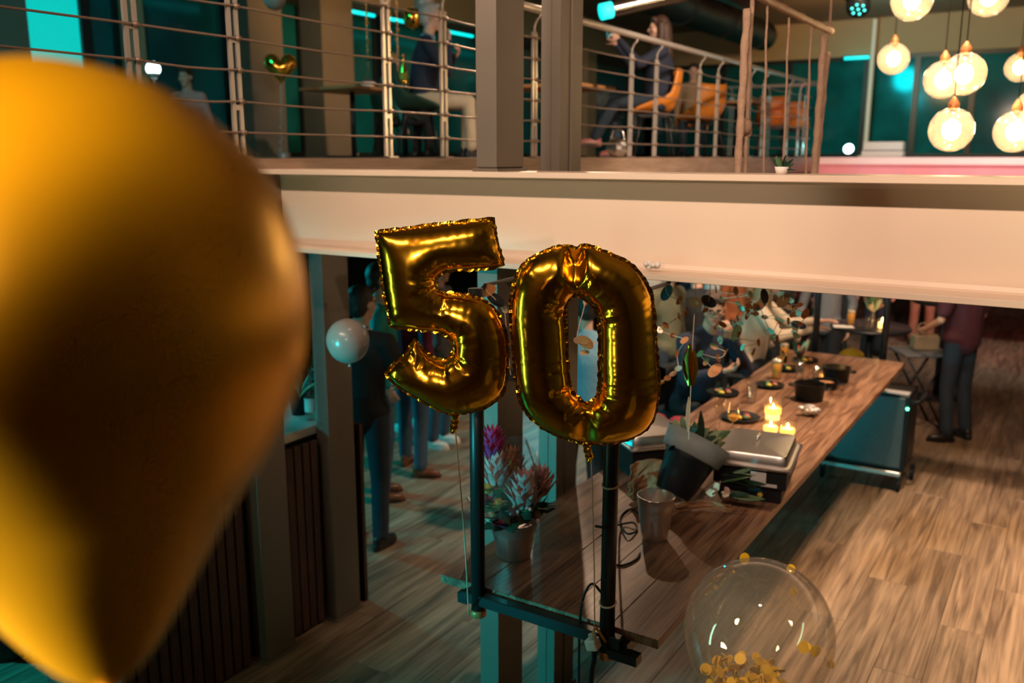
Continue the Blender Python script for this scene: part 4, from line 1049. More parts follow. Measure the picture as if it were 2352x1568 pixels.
def at_x(u, X): return P(u, 300, X=X)
p = at_x(1500, -3.78); chair('orange shell chair with the long haired woman sitting in it', p.x, p.y, R(118), 'orange_shell', 'orange gallery chairs'); PWOM = p
p = at_x(1612, -4.05); chair('orange shell chair turned sideways right of the long haired woman', p.x, p.y, R(55), 'orange_shell', 'orange gallery chairs')
p = at_x(1770, -4.0); chair('orange shell chair near the far railing corner, left one', p.x, p.y, R(20), 'orange_shell', 'orange gallery chairs')
p = at_x(1822, -4.05); chair('orange shell chair near the far railing corner, right one', p.x, p.y, R(10), 'orange_shell', 'orange gallery chairs')
p = at_x(960, -5.5); chair('dark green upholstered chair of the grey haired man', p.x, p.y, R(-50), 'green_velvet', 'green gallery chairs'); PMAN = p
def gtable(label, u, X, w, d, zt_=.75):
    p = at_x(u, X); t = thing('gallery_table', label, 'table', (p.x, p.y, ZG), 0)
    MB().box((-w / 2, -d / 2, zt_ - .035), (w / 2, d / 2, zt_), .006).build('tabletop', 'orange_wood', t)
    MB().tube([(0, 0, .02), (0, 0, zt_ - .04)], .03, 12).build('pedestal', 'black_metal', t, True)
    MB().box((-.22, -.22, 0), (.22, .22, .02), .005).build('foot_plate', 'black_metal', t)
    return p
gtable('square wooden table seen behind the twin steel columns', 1285, -4.9, .9, .9)
gtable('wooden table right of the long haired woman', 1690, -4.2, .7, .8)
p = gtable('dark wooden table left of the grey haired man', 812, -6.9, .8, .8, .74)
t = thing('snack_bowl', 'small red and white bowl on the table left of the grey haired man', 'bowl', p + Vector((.1, .15, ZG + .74 - p.z)))
MB().lathe((0, 0, 0), [(.04, 0), (.05, .01), (.09, .07), (.085, .07), (.001, .02)], 18).build('dish', 'white_paint', t, True)
for i in range(6): MB().ell((.04 * math.cos(i), .04 * math.sin(i * 1.3), .07), .025, 8, 6).build('snack', ['flower_red', 'food'][i % 2], t, True)
c = P(945, 205, D=9.0); c.z = ZG + .74
gp = gtable('small round side table with a gold wrapped bottle', 930, -5.95, .35, .35, .72)
t = thing('gold_bottle', 'gold foil wrapped bottle beside the green chair', 'bottle', (gp.x, gp.y, ZG + .72))
MB().lathe((0, 0, 0), [(.04, 0), (.042, .02), (.042, .15), (.016, .22), (.014, .28), (.017, .285), (.017, .30)], 18).build('bottle', 'gold_chrome', t, True)
MB().lathe((0, 0, .05), [(.0425, 0), (.0432, .001), (.0432, .07), (.0425, .07)], 18, cap=False).build('label', 'flower_yellow', t, True)
# confetti strings over the gallery windows
for n, (u, X, lb) in enumerate(((842, -7.8, 'thin string of gold discs right of the second brown pier'), (895, -7.6, 'thin string of gold discs before the teal window'), (912, -7.9, 'second thin string of gold discs left of the grey haired man'))):
    c = P(u, 60, X=X); c.z = ZCEIL; t = thing('disc_string', lb, 'garland', c)
    MB().tube([(0, 0, 0), (0, 0, -2.1)], .002, 4).build('thread', 'string', t)
    for i in range(14):
        o = bpy.data.objects.new('leaf_disc', om['g']); COL.objects.link(o); o.parent = t; o.location = (random.uniform(-.03, .03), random.uniform(-.03, .03), -.55 - i * .11); o.rotation_euler = (random.uniform(-1, 1), random.uniform(-1, 1), random.uniform(0, 6)); o.scale = (1.6, 1.6, 1.6)
# white crate and floodlight by the far windows
c = P(2028, 366, Y=14.3); c.z = ZG; t = thing('white_crate', 'white box on the far gallery floor beside the white post', 'box', c, R(4))
MB().box((-.28, -.2, 0), (.28, .2, .09), .008).build('tray', 'white_paint', t); MB().box((-.26, -.19, .10), (.27, .2, .22), .01).build('lid', 'white_paint', t); MB().box((-.25, -.18, .09), (.25, .18, .10)).build('gap_shadow_strip', 'black_plastic', t)
c = P(1952, 360, Y=14.6); c.z = ZG; t = thing('floodlight', 'small bright teal floodlight on the far gallery floor', 'light', c)
MB().lathe((0, -.02, .10), [(.05, 0), (.08, .02), (.085, .10), (.08, .11)], 18, (0, -1, .25)).build('housing', 'black_metal', t, True)
MB().lathe((0, -.125, .125), [(.075, 0), (.075, .006)], 18, (0, -1, .25)).build('lens', 'white_led', t, True)
MB().box((-.09, -.03, 0), (.09, .03, .012)).tube([(-.09, 0, 0), (-.09, 0, .12)], .008, 6).tube([(.09, 0, 0), (.09, 0, .12)], .008, 6).build('bracket', 'black_metal', t)
t['label'] = 'small bright teal floodlight on the far gallery floor'
L = lamp('floodlight_light', 'POINT', (0, -.2, .15), 6, (.2, 1, 1), .05); L.parent = t
# glittering silver bag on the gallery floor
c = P(1418, 340, X=-3.6); c.z = ZG; t = thing('silver_bag', 'glittering silver bag on the gallery floor behind the railing', 'bag', c)
random.seed(61); b = MB()
b.ell((0, 0, .09), (.11, .07, .09), 14, 9)
b.build('bag_body', 'steel', t); MB().tube(smooth_pts([(-.07, 0, .15), (-.04, 0, .24), (.04, 0, .24), (.07, 0, .15)]), .008, 6).build('bag_handle', 'steel', t, True)
# bright little floor lamp on the gallery and a black stage light under the ceiling
c = P(352, 158, X=-8.6); t = thing('floor_lamp', 'floor lamp with a small bright round head left of the pink reflection figure', 'lamp', (c.x, c.y, ZG)); hz = c.z - ZG
MB().lathe((0, 0, 0), [(.14, 0), (.14, .015), (.02, .03)], 20).build('base', 'black_metal', t, True)
MB().tube([(0, 0, .02), (0, 0, hz - .06)], .012, 8).build('pole', 'black_metal', t, True)
MB().ell((0, 0, hz), .075, 18, 12).build('bulb', 'white_led', t, True)
MB().lathe((0, 0, hz - .10), [(.03, 0), (.05, .02), (.06, .06)], 16, cap=False).build('shade', 'label_paper', t, True)
c = P(1972, 0, D=8.5); t = thing('stage_light', 'black stage light with teal dots at the top edge near the globe lamps', 'light', c)
ax = Vector((.15, -.6, -.75)).normalized()
MB().lathe(-ax * .12, [(.06, 0), (.10, .04), (.105, .22), (.10, .235), (.001, .236)], 22, ax).build('housing', 'black_metal', t, True)
qq = Vector((0, 0, 1)).rotation_difference(ax)
for i in range(7):
    w = i * 2 * math.pi / 6; rr = .055 if i < 6 else 0
    MB().ell(ax * .118 + qq @ Vector((rr * math.cos(w), rr * math.sin(w), 0)), .014, 8, 6).build('led_dot', 'teal_led', t, True)
MB().tube([(-.11, 0, 0), (-.11, 0, .16), (.11, 0, .16), (.11, 0, 0)], .009, 6).tube([(0, 0, .16), (0, 0, ZCEIL - c.z)], .012, 8).build('yoke', 'black_metal', t)
# ================================================================== people
SK = [('skin_light', (.62, .36, .26)), ('skin_tan', (.48, .26, .17))]
for n, c_ in SK: mat(n, c_, .5, 0, .08, 12)
for n, c_ in (('hair_dark', (.018, .012, .010)), ('hair_brown', (.05, .022, .011)), ('hair_grey', (.42, .38, .36)), ('hair_blond', (.32, .20, .09))): mat(n, c_, .55, 0, .35, 40, .6, 90, stretch=(1, 1, .25))
for n, c_ in (('cloth_black', (.010, .011, .013)), ('cloth_navy', (.016, .022, .045)), ('cloth_maroon', (.14, .010, .045)), ('cloth_burgundy', (.075, .02, .034)), ('cloth_cream', (.50, .40, .28)), ('cloth_olive', (.12, .11, .06)), ('cloth_blue', (.16, .32, .42)), ('denim', (.05, .10, .16)), ('denim_dark', (.018, .032, .05)), ('cloth_charcoal', (.035, .035, .036)), ('cloth_white', (.70, .66, .60)), ('cloth_pink', (.55, .30, .28)), ('cloth_tan', (.36, .22, .12)), ('cloth_teal', (.02, .28, .26)), ('cloth_rust', (.34, .10, .03)), ('cloth_grey', (.18, .18, .19))): mat(n, c_, .85, 0, .18, 14, .35, 45)
mat('shoe_brown', (.16, .06, .025), .4, 0, .15, 10); mat('shoe_white', (.75, .72, .68), .5); mat('shoe_black', (.012, .012, .013), .35); mat('shoe_pink', (.35, .12, .10), .45)
mat('eye', (.02, .015, .012), .2); mat('lip', (.36, .10, .09), .5)

def remesh(mb, name, m, parent, voxel, smooth_it=4):
    me = mb.mesh(name, True); ob = bpy.data.objects.new(name, me); COL.objects.link(ob)
    r = ob.modifiers.new('r', 'REMESH'); r.mode = 'VOXEL'; r.voxel_size = voxel; r.use_smooth_shade = True
    if smooth_it:
        s = ob.modifiers.new('s', 'SMOOTH'); s.factor = .5; s.iterations = smooth_it
    dg = bpy.context.evaluated_depsgraph_get(); ev = ob.evaluated_get(dg)
    nm = bpy.data.meshes.new_from_object(ev); ob.modifiers.clear(); ob.data = nm; bpy.data.meshes.remove(me)
    nm.materials.clear(); nm.materials.append(M[m]); nm.polygons.foreach_set('use_smooth', [True] * len(nm.polygons))
    ob.parent = parent; return ob

def hand(b, w, d, n, side, curl=.6):
    """w wrist, d pointing direction, n palm normal, side: +1 puts the thumb on +lat"""
    w, d, n = Vector(w), Vector(d).normalized(), Vector(n); n = (n - d * n.dot(d)).normalized(); lat = d.cross(n) * side
    for o_ in (-.022, 0, .022): b.cap(w + lat * o_ * .5, w + d * .078 + lat * o_, .018, .015, 8)
    for i, (o_, L) in enumerate(((.031, .068), (.0105, .078), (-.0105, .072), (-.030, .056))):
        p = w + d * .08 + lat * o_; k1 = curl * .6; k2 = curl * 1.5
        q = p + (d * math.cos(k1) + n * math.sin(k1) + lat * o_ * 3).normalized() * L * .55
        r_ = q + (d * math.cos(k2) + n * math.sin(k2) + lat * o_ * 2).normalized() * L * .5
        b.cap(p, q, .0098, .0090, 8); b.cap(q, r_, .0090, .0078, 8)
    p = w + d * .025 + lat * .028; q = p + (d * .6 + lat * .75 + n * .25).normalized() * .042; r_ = q + (d * .85 + lat * .3 + n * .35).normalized() * .032
    b.cap(p, q, .013, .0105, 8); b.cap(q, r_, .0105, .009, 8)

def person(label, x, y, yaw, z0=0., H=1.76, seat=None, lean=(0, 0), arms=None, legs=None, head=(0, 0), shirt='cloth_black', trousers='denim_dark', hair='hair_dark', shoes='shoe_black', skin='skin_light', long_hair=False, collar=None, bulk=1.0, sleeve='long', glasses=False, voxel=.009, balding=False, curl=.6, scarf=None, belly=0.):
    t = thing('person', label, 'person', (x, y, z0), yaw); k_ = H / 1.76
    V = lambda *a: Vector(a)
    if seat is None:
        pel = V(0, 0, .94 * k_)
        lg = legs or [((-.10, .03, .50), (-.105, -.02, .085), 0), ((.10, .02, .50), (.11, -.02, .085), 0)]
    else:
        pel = V(0, -.02, seat + .09)
        lg = legs or [((-.11, .42, seat + .06), (-.11, .40, max(.085, seat - .40)), 0), ((.11, .42, seat + .06), (.11, .44, max(.085, seat - .40)), 0)]
    lx, ly = lean
    chest = pel + V(lx * .7, ly * .7, .36 * k_); neck = pel + V(lx, ly, .55 * k_)
    hc = neck + V(lx * .15, ly * .2 + .025, .185 * k_)
    sh = [neck + V(s * .175 * k_ * bulk, -.01, -.055 * k_) for s in (-1, 1)]
    hips = [pel + V(s * .095, 0, -.02) for s in (-1, 1)]
    if arms is None: arms = [None, None]
    el, wr, pn = [], [], []
    for i, s in enumerate((-1, 1)):
        if arms[i] is None: el.append(sh[i] + V(s * .06, -.04, -.28)); wr.append(sh[i] + V(s * .06, .05, -.53)); pn.append(V(-s, 0.2, 0))
        else:
            el.append(Vector(arms[i][0])); wr.append(Vector(arms[i][1])); pn.append(Vector(arms[i][2]) if len(arms[i]) > 2 else V(-s, 0, .3))
    knees = [Vector(l[0]) for l in lg]; ank = [Vector(l[1]) for l in lg]
    # body (one continuous surface)
    b = MB(); hq = Euler((head[1], 0, head[0])).to_matrix()
    hp = lambda a, b_, c_: hc + hq @ (V(a, b_, c_) * k_)
    b.ell(hp(0, -.008, .022), (.074 * k_, .092 * k_, .098 * k_), 18, 12, hq); b.ell(hp(0, .022, -.04), (.060 * k_, .068 * k_, .085 * k_), 16, 10, hq)
    b.cap(hp(0, .05, -.085), hp(0, .058, -.098), .030, .026)
    b.cap(hp(0, .086, .012), hp(0, .104, -.026), .009, .0145); b.cap(hp(-.012, .095, -.03), hp(.012, .095, -.03), .010, .010)
    b.cap(hp(-.036, .076, .026), hp(.036, .076, .026), .014, .014); b.cap(hp(-.018, .078, -.062), hp(.018, .078, -.062), .011, .011)
    for s in (-1, 1): b.ell(hp(s * .077, -.004, -.006), (.010, .020, .030), 8, 6, hq); b.cap(hp(s * .04, .06, -.02), hp(s * .05, .045, -.03), .024, .022)
    b.cap(neck + V(0, -.005, -.04), hc + hq @ V(0, -.012, -.075), .060, .054, 14)
    b.ell(chest, (.14 * bulk, .095, .17), 16, 10); b.cap(pel, chest, .11, .115, 14)
    for i, s in enumerate((-1, 1)):
        b.cap(sh[i] - V(s * .05, 0, .01), sh[i], .05, .046); b.cap(sh[i], el[i], .045, .037); b.cap(el[i], wr[i], .036, .025)
        hand(b, wr[i], wr[i] - el[i], pn[i], 1 if s * 1 < 0 else -1, curl)
        b.cap(hips[i], knees[i], .075, .05, 12); b.cap(knees[i], ank[i], .048, .034, 12)
        rz = lg[i][2]; fd = V(-math.sin(rz), math.cos(rz), 0)
        b.cap(ank[i] + V(0, 0, -.035), ank[i] + fd * .12 + V(0, 0, -.05), .032, .025)
    remesh(b, 'body', skin, t, voxel, 3)
    # face
    for s in (-1, 1): MB().ell(hp(s * .031, .083, .008), (.011, .008, .0065), 8, 6, hq).build('eye', 'eye', t, True)
    MB().ell(hp(0, .0875, -.062), (.021, .006, .0065), 10, 6, hq).build('mouth', 'lip', t, True)
    # hair
    hb = MB()
    if balding: hb.ell(hp(0, -.030, .0), (.081 * k_, .082 * k_, .07 * k_), 16, 10, hq)
    else:
        hb.ell(hp(0, -.020, .036), (.082 * k_, .098 * k_, .098 * k_), 18, 12, hq); hb.ell(hp(0, -.045, -.01), (.076 * k_, .066 * k_, .085 * k_), 14, 10, hq)
        hb.cap(hp(-.05, .055, .085), hp(.045, .06, .09), .028, .024)
    if long_hair:
        hb.cap(hp(0, -.05, .0), hp(0, -.085, -.26), .085, .075, 14)
        for s in (-1, 1): hb.cap(hp(s * .06, -.02, .03), hp(s * .085, -.02, -.24), .040, .035)
    remesh(hb, 'hair', hair, t, .010, 3)
    # shirt
    th = .016; sb = MB()
    sb.ell(chest + V(0, 0, .02), (.165 * bulk, .115 * bulk, .20), 18, 12); sb.cap(pel + V(0, .0, .0), chest, .135 * bulk, .14 * bulk, 16)
    sb.ell(pel + V(0, .01, .02), (.168 * bulk, .125 * bulk, .11), 16, 10)
    if belly: sb.ell(pel + V(0, .07, .16), (.15, .11 * belly, .14), 14, 10)
    sb.cap(neck + V(0, -.01, -.05), neck + V(0, -.005, .0), .085, .068, 14)
    for i, s in enumerate((-1, 1)):
        sb.cap(neck + V(s * .05, -.01, -.045), sh[i], .068, .062 * bulk); 
        if sleeve == 'long': sb.cap(sh[i], el[i], .062 * bulk, .052 * bulk); sb.cap(el[i], wr[i] + (el[i] - wr[i]) * .06, .050 * bulk, .037)
        else: sb.cap(sh[i], sh[i] + (el[i] - sh[i]) * .75, .064 * bulk, .058 * bulk)
    so = remesh(sb, 'shirt', shirt, t, .013, 5)
    if collar: MB().lathe(neck + V(0, .0, -.005), [(.076, -.02), (.070, .03), (.064, .035), (.068, -.02)], 18, (lx * .3, ly * .3 + .12, 1), cap=False).build('collar', collar, so, True)
    if scarf: MB().tube([neck + V(.085 * math.cos(a), .08 * math.sin(a), .01 + .01 * math.sin(3 * a)) for a in [i * .35 for i in range(19)]], .03, 8).build('scarf', scarf, so, True)
    # trousers
    tb = MB(); tb.ell(pel + V(0, 0, -.02), (.160 * min(bulk, 1.1), .118, .12), 16, 10)
    for i in range(2):
        tb.cap(hips[i], knees[i], .092, .068, 14); tb.cap(knees[i], ank[i] + (knees[i] - ank[i]) * .04, .066, .058, 14)
    remesh(tb, 'trousers', trousers, t, .013, 5)
    for i in range(2):
        rz = lg[i][2]; q_ = Euler((0, 0, rz)).to_matrix(); a = ank[i]; fz = a.z - .085
        s_ = MB(); s_.ell(a + q_ @ V(0, .045, -.045), (.044, .125, .038), 14, 8, q_); s_.ell(a + q_ @ V(0, -.02, -.02), (.040, .052, .055), 12, 8, q_); s_.cap(a + q_ @ V(0, -.045, -.062), a + q_ @ V(0, .135, -.064), .036, .034, 10)
        so_ = remesh(s_, 'shoe', shoes, t, .009, 3)
        vs = [a + q_ @ V(.045 * math.cos(w) * (1 if math.sin(w) > 0 else .85), .045 + .13 * math.sin(w), z) for z in (-.085, -.062) for w in [2 * math.pi * i_ / 16 for i_ in range(16)]]
        MB().add(vs, [tuple(range(15, -1, -1)), tuple(range(16, 32))] + [(i_, (i_ + 1) % 16, 16 + (i_ + 1) % 16, 16 + i_) for i_ in range(16)]).build('sole', 'shoe_white' if shoes == 'shoe_white' else 'shoe_black', so_)
    if glasses:
        g = MB()
        for s in (-1, 1):
            g.tube([hp(s * .033 + .022 * math.cos(a), .102, .006 + .016 * math.sin(a)) for a in [i_ * .42 for i_ in range(16)]], .0028, 6)
            g.tube([hp(s * .055, .10, .01), hp(s * .08, .02, .01)], .0028, 6)
        g.tube([hp(-.011, .103, .008), hp(.011, .103, .008)], .0028, 6)
        g.build('glasses', 'black_plastic', t, True)
    return t
def F0(u, v): return P(u, v, z=0)
AWAY = YAW; RIGHT = YAW - R(90); LEFT = YAW + R(90); TOW = YAW + R(180)
p = F0(846, 1248); person('man in a black jacket seen from behind, right of the steel column', p.x, p.y, AWAY - R(22), H=1.78, shirt='cloth_black', trousers='denim_dark', hair='hair_dark', shoes='shoe_black', collar='cloth_white', bulk=1.12, arms=[None, ((.26, .08, 1.18), (.14, .26, 1.12))], head=(R(-15), 0), legs=[((-.12, .04, .5), (-.16, .02, .085), .2), ((.10, .02, .5), (.12, -.03, .085), -.1)])
p = P(868, 640, D=6.7); person('dark haired man in profile facing right, behind the black jacket', p.x, p.y, RIGHT + R(12), H=1.83, shirt='cloth_teal', trousers='denim', collar='cloth_white', shoes='shoe_brown')
p = P(940, 750, D=7.3); person('person in a maroon sweater half hidden by the five balloon', p.x, p.y, AWAY - R(40), H=1.72, shirt='cloth_maroon', trousers='denim', hair='hair_brown', shoes='shoe_brown', bulk=1.1, legs=[((-.13, .05, .5), (-.17, .08, .085), .5), ((.12, .0, .5), (.16, -.06, .085), -.9)])
p = P(1012, 1020, z=0); person('person in pale jeans and white trainers behind the five balloon', p.x, p.y, RIGHT - R(25), H=1.75, shirt='cloth_grey', trousers='denim', hair='hair_dark', shoes='shoe_white')
p = P(945, 985, z=0); person('person in jeans and white shoes at the back of the group', p.x, p.y, LEFT - R(30), H=1.74, shirt='cloth_navy', trousers='denim', hair='hair_brown', shoes='shoe_white')
p = P(1342, 770, D=6.1); person('person in a light blue shirt seen through the zero balloon', p.x, p.y, AWAY + R(10), H=1.70, shirt='cloth_blue', trousers='cloth_black', hair='hair_dark', bulk=1.1, head=(.3, -.1))
# guests along the table
def stool(label, x, y, rz=0, m='cloth_black', zz=.78):
    t = thing('bar_stool', label, 'stool', (x, y, 0), rz)
    MB().box((-.19, -.18, zz - .05), (.19, .19, zz), .02).build('seat', m, t)
    MB().add(*((lambda n: ([(.19 * math.sin(a) * s, -.17 - .05 * math.cos(a) + (s - 1), z) for z in (zz + .02, zz + .34) for s in (1, 1.12) for a in [(-1.2 + 2.4 * i / n) for i in range(n + 1)]], [(i, i + 1, 2 * (n + 1) + i + 1, 2 * (n + 1) + i) for i in range(n)] + [((n + 1) + i + 1, (n + 1) + i, 3 * (n + 1) + i, 3 * (n + 1) + i + 1) for i in range(n)] + [(2 * (n + 1) + i, 2 * (n + 1) + i + 1, 3 * (n + 1) + i + 1, 3 * (n + 1) + i) for i in range(n)]))(12))).build('backrest', m, t, True)
    for sx in (-1, 1):
        for sy in (-1, 1): MB().tube([(sx * .15, sy * .15, zz - .05), (sx * .20, sy * .20, 0)], .012, 8).build('leg', 'black_metal', t, True)
    MB().tube([(-.17, .17, .30), (.17, .17, .30)], .009, 6).tube([(-.17, -.17, .30), (.17, -.17, .30)], .009, 6).tube([(-.17, -.17, .30), (-.17, .17, .30)], .009, 6).tube([(.17, -.17, .30), (.17, .17, .30)], .009, 6).build('footrest', 'black_metal', t)
def sitter(label, x, y, yaw, **kw):
    stool('bar stool under the ' + kw.pop('stool_label'), x, y, yaw)
    return person(label, x, y, yaw, seat=.78, legs=[((-.12, .40, .80), (-.11, .30, .385), 0), ((.12, .40, .80), (.11, .30, .385), 0)], **kw)
XS = -2.28
p = P(1596, 760, X=XS - .02); GY = p.y
sitter('seated man with glasses in a dark jacket, hand at his mouth', p.x, p.y, R(-120), H=1.74, shirt='cloth_navy', trousers='cloth_black', hair='hair_brown', skin='skin_tan', glasses=True, stool_label='man with glasses', lean=(0, .16), bulk=1.1,
       arms=[((-.26, .28, 1.14), (-.03, .36, 1.42), (0, -1, .2)), ((.27, .26, 1.12), (.10, .44, 1.20), (0, 0, 1))], head=(-.62, -.18), curl=1.0)
p = P(1722, 790, X=XS - .08); sitter('guest in a cream knit sweater reaching over the table', p.x, p.y, R(-78), H=1.74, shirt='cloth_cream', trousers='cloth_black', hair='hair_blond', stool_label='guest in the cream sweater', lean=(0, .12), bulk=1.1, long_hair=True,
       arms=[((-.27, .30, 1.18), (-.14, .58, 1.24), (0, 0, -1)), ((.28, .26, 1.16), (.16, .52, 1.22), (0, 0, -1))], curl=.4)
p = P(1512, 830, X=XS - .06); stool('empty dark bar stool with a curved back, left of the man with glasses', p.x, p.y, R(-80), 'cloth_charcoal')
t = None
p2 = P(1548, 945, X=XS - .02)
b = MB((p.x, p.y, .78)); random.seed(71)
for i in range(9): b.ell((p.x + random.uniform(-.13, .14), p.y + random.uniform(-.12, .12), .80 + random.uniform(0, .06)), (random.uniform(.06, .11), random.uniform(.06, .1), random.uniform(.03, .05)), 12, 8)
o = remesh(b, 'crumpled_jacket', 'red_cloth', None, .012, 4); o.location = (p.x, p.y, .78); tag(o, 'crimson jacket heaped on the empty dark bar stool', 'jacket')
p = P(1790, 700, X=-2.55); person('guest in black standing behind the cream sweater', p.x, p.y, R(-110), H=1.70, shirt='cloth_black', trousers='cloth_black', hair='hair_dark', long_hair=True)
p = P(1600, 690, X=-3.05); person('dark haired guest in a black jacket standing behind the man with glasses', p.x, p.y, AWAY + R(20), H=1.62, shirt='cloth_black', trousers='cloth_black', hair='hair_dark', bulk=1.15)
p = P(1532, 720, X=-3.1); person('guest in an olive jacket standing left of the dark haired guest', p.x, p.y, TOW + R(40), H=1.75, shirt='cloth_olive', trousers='denim_dark', hair='hair_brown')
p = P(1868, 740, X=-2.1); person('guest in dark trousers with one hand hanging, beside the far pole', p.x, p.y + .55, TOW - R(35), H=1.80, shirt='cloth_grey', trousers='cloth_black', hair='hair_brown', arms=[None, ((.26, .0, 1.12), (.24, .16, .90), (-1, 0, 0))])
for (u, D, yw, sh_, tr_, hr, lb) in ((1490, 9.8, 200, 'cloth_white', 'denim', 'hair_blond', 'far guest in a white top next to the zero balloon'), (1642, 10.6, 150, 'cloth_white', 'cloth_charcoal', 'hair_brown', 'far guest in a white shirt above the man with glasses'), (1682, 9.5, 240, 'cloth_rust', 'cloth_black', 'hair_dark', 'far guest in a rust coloured top'), (1730, 11.2, 190, 'cloth_teal', 'denim_dark', 'hair_brown', 'far guest in a teal shirt'), (1768, 10.4, 160, 'cloth_tan', 'cloth_black', 'hair_brown', 'far guest in a tan sweater'), (1832, 11.0, 210, 'cloth_burgundy', 'cloth_black', 'hair_dark', 'far guest in a burgundy top beyond the dark pole'), (1922, 11.6, 170, 'cloth_white', 'cloth_charcoal', 'hair_blond', 'far guest in white beyond the high round table'), (2010, 11.8, 200, 'cloth_black', 'denim_dark', 'hair_dark', 'far guest in black beyond the high round table'), (2120, 12.6, 150, 'cloth_navy', 'cloth_tan', 'hair_brown', 'far guest in tan trousers beside the man in burgundy'), (1585, 11.4, 180, 'cloth_navy', 'denim', 'hair_dark', 'far guest in navy behind the oval garland')):
    p = P(u, 700, D=D); person(lb, p.x, p.y, YAW + R(yw), H=1.72 + (u % 7) * .015, shirt=sh_, trousers=tr_, hair=hr, voxel=.010)
p = F0(2186, 1008); person('man in a burgundy shirt and dark jeans standing with his back turned', p.x, p.y, AWAY + R(28), H=1.84, shirt='cloth_burgundy', trousers='denim_dark', hair='hair_dark', shoes='shoe_black', bulk=1.22, sleeve='short', legs=[((-.11, .03, .50), (-.12, -.02, .085), .95), ((.12, .02, .50), (.14, -.03, .085), -.1)], arms=[((-.30, .02, 1.18), (-.24, .22, 1.06)), ((.30, .02, 1.18), (.26, .22, 1.06))])
# barman whose leg shows past the foreground balloon
p = F0(30, 1492); person('person in dark trousers left of the huge golden balloon', p.x - .02, p.y, LEFT + R(10), H=1.78, shirt='cloth_black', trousers='denim_dark', hair='hair_dark', shoes='shoe_black')
# gallery guests
ZS = .46
person('grey haired man in a dark sweater sitting on the gallery, hand at chin', PMAN.x + .05, PMAN.y + .05, RIGHT + R(4), ZG, H=1.80, seat=ZS, shirt='cloth_navy', trousers='cloth_cream', hair='hair_grey', collar='cloth_blue', lean=(0, .06), arms=[((-.24, .20, ZS + .36), (-.10, .30, ZS + .50), (0, -1, 0)), ((.22, .22, ZS + .32), (.04, .24, ZS + .62), (0, -1, .3))], shoes='shoe_black', curl=1.1)
person('long haired woman in navy sitting on the gallery, photographing with a phone', PWOM.x + .03, PWOM.y, R(118), ZG, H=1.70, seat=ZS, shirt='cloth_navy', trousers='denim_dark', hair='hair_brown', long_hair=True, shoes='shoe_pink', legs=[((-.10, .42, ZS + .09), (-.02, .62, .20), .2), ((.11, .42, ZS + .06), (.12, .40, .085), 0)], arms=[((-.24, .20, ZS + .44), (-.10, .40, ZS + .68), (.5, .2, 0)), ((.22, .22, ZS + .44), (.05, .42, ZS + .66), (-.5, .2, 0))], curl=.9)
q = Matrix.Rotation(R(118), 3, 'Z') @ Vector((-.02, .52, ZS + .76)) + Vector((PWOM.x + .03, PWOM.y, ZG)); t = thing('smartphone', 'phone with a glowing teal screen held up by the long haired woman', 'phone', q, R(118))
MB().box((-.075, -.005, -.038), (.075, .005, .038), .004).build('case', 'black_plastic', t); MB().box((-.07, -.0065, -.034), (.07, -.005, .034)).build('screen', 'screen', t); MB().lathe((.055, .005, .02), [(.009, 0), (.009, .003)], 10, (0, 1, 0)).build('camera_lens', 'steel', t)
p = P(430, 220, X=-8.9); person('figure in pink standing in for a reflection in the gallery window', p.x, p.y, TOW - R(10), ZG, H=1.62, seat=.14, shirt='cloth_pink', trousers='denim_dark', hair='hair_brown', legs=[((-.14, .38, .40), (-.12, .62, .085), 0), ((.14, .38, .40), (.12, .60, .085), 0)], arms=[None, ((.30, .1, .52), (.42, .30, .56))])  # solid figure in place of a window reflection, its seat added too
t = thing('floor_cushion', 'dark floor cushion added under the pink figure standing in for a reflection', 'cushion', (p.x, p.y, ZG)); MB().box((-.28, -.28, 0), (.28, .28, .12), .045).build('cushion', 'green_velvet', t); MB().box((-.285, -.285, .055), (.285, .285, .065), .004).build('piping', 'cloth_black', t)
p = P(1592, 200, X=-5.0); person('gallery guest in a striped knit top behind the orange chair', p.x, p.y, R(200), ZG, H=1.62, seat=ZS, shirt='cloth_tan', trousers='denim_dark', hair='hair_dark', arms=None)
chair('orange shell chair under the guest in the striped knit top', p.x, p.y, R(200), 'orange_shell', 'orange gallery chairs')
p = P(902, 200, X=-7.3); person('gallery guest in a teal sweater behind the green chair', p.x, p.y, R(-20), ZG, H=1.55, seat=ZS - .06, shirt='cloth_teal', trousers='cloth_black', hair='hair_blond')
chair('dark green chair under the guest in the teal sweater', p.x, p.y, R(-20), 'green_velvet', 'green gallery chairs')

# ================================================================== high tables behind, folding stand, bar things
def hightable(label, x, y, r_=.38):
    t = thing('high_table', label, 'table', (x, y, 0))
    MB().lathe((0, 0, 1.07), [(r_ - .01, 0), (r_, .008), (r_, .026), (r_ - .01, .034)], 36).build('tabletop', 'black_metal', t, True)
    MB().tube([(0, 0, .02), (0, 0, 1.075)], .035, 12).build('pedestal', 'black_metal', t, True)
    MB().lathe((0, 0, 0), [(.24, 0), (.24, .012), (.04, .03)], 28).build('foot', 'black_metal', t, True)
p = P(2000, 748, z=1.10); hx, hy = p.x, p.y; hightable('high round bar table with beer and candle beyond the hanging table', hx, hy, .36)
p = P(2085, 742, z=1.10); hx2, hy2 = p.x + .12, p.y + 1.7; hightable('farther high round bar table beside the man in burgundy', hx2, hy2, .34)
glass(0, 0, 'beer glass on the nearer high round table', .15, .036, 1, pos=Vector((hx - .16, hy - .10, 1.104)))
glass(0, 0, 'tumbler on the nearer high round table', .12, .034, 0, pos=Vector((hx + .02, hy - .24, 1.104)))
glass(0, 0, 'glass with a red drink on the farther high table', .16, .034, 1, pos=Vector((hx2 - .05, hy2 - .1, 1.104)))
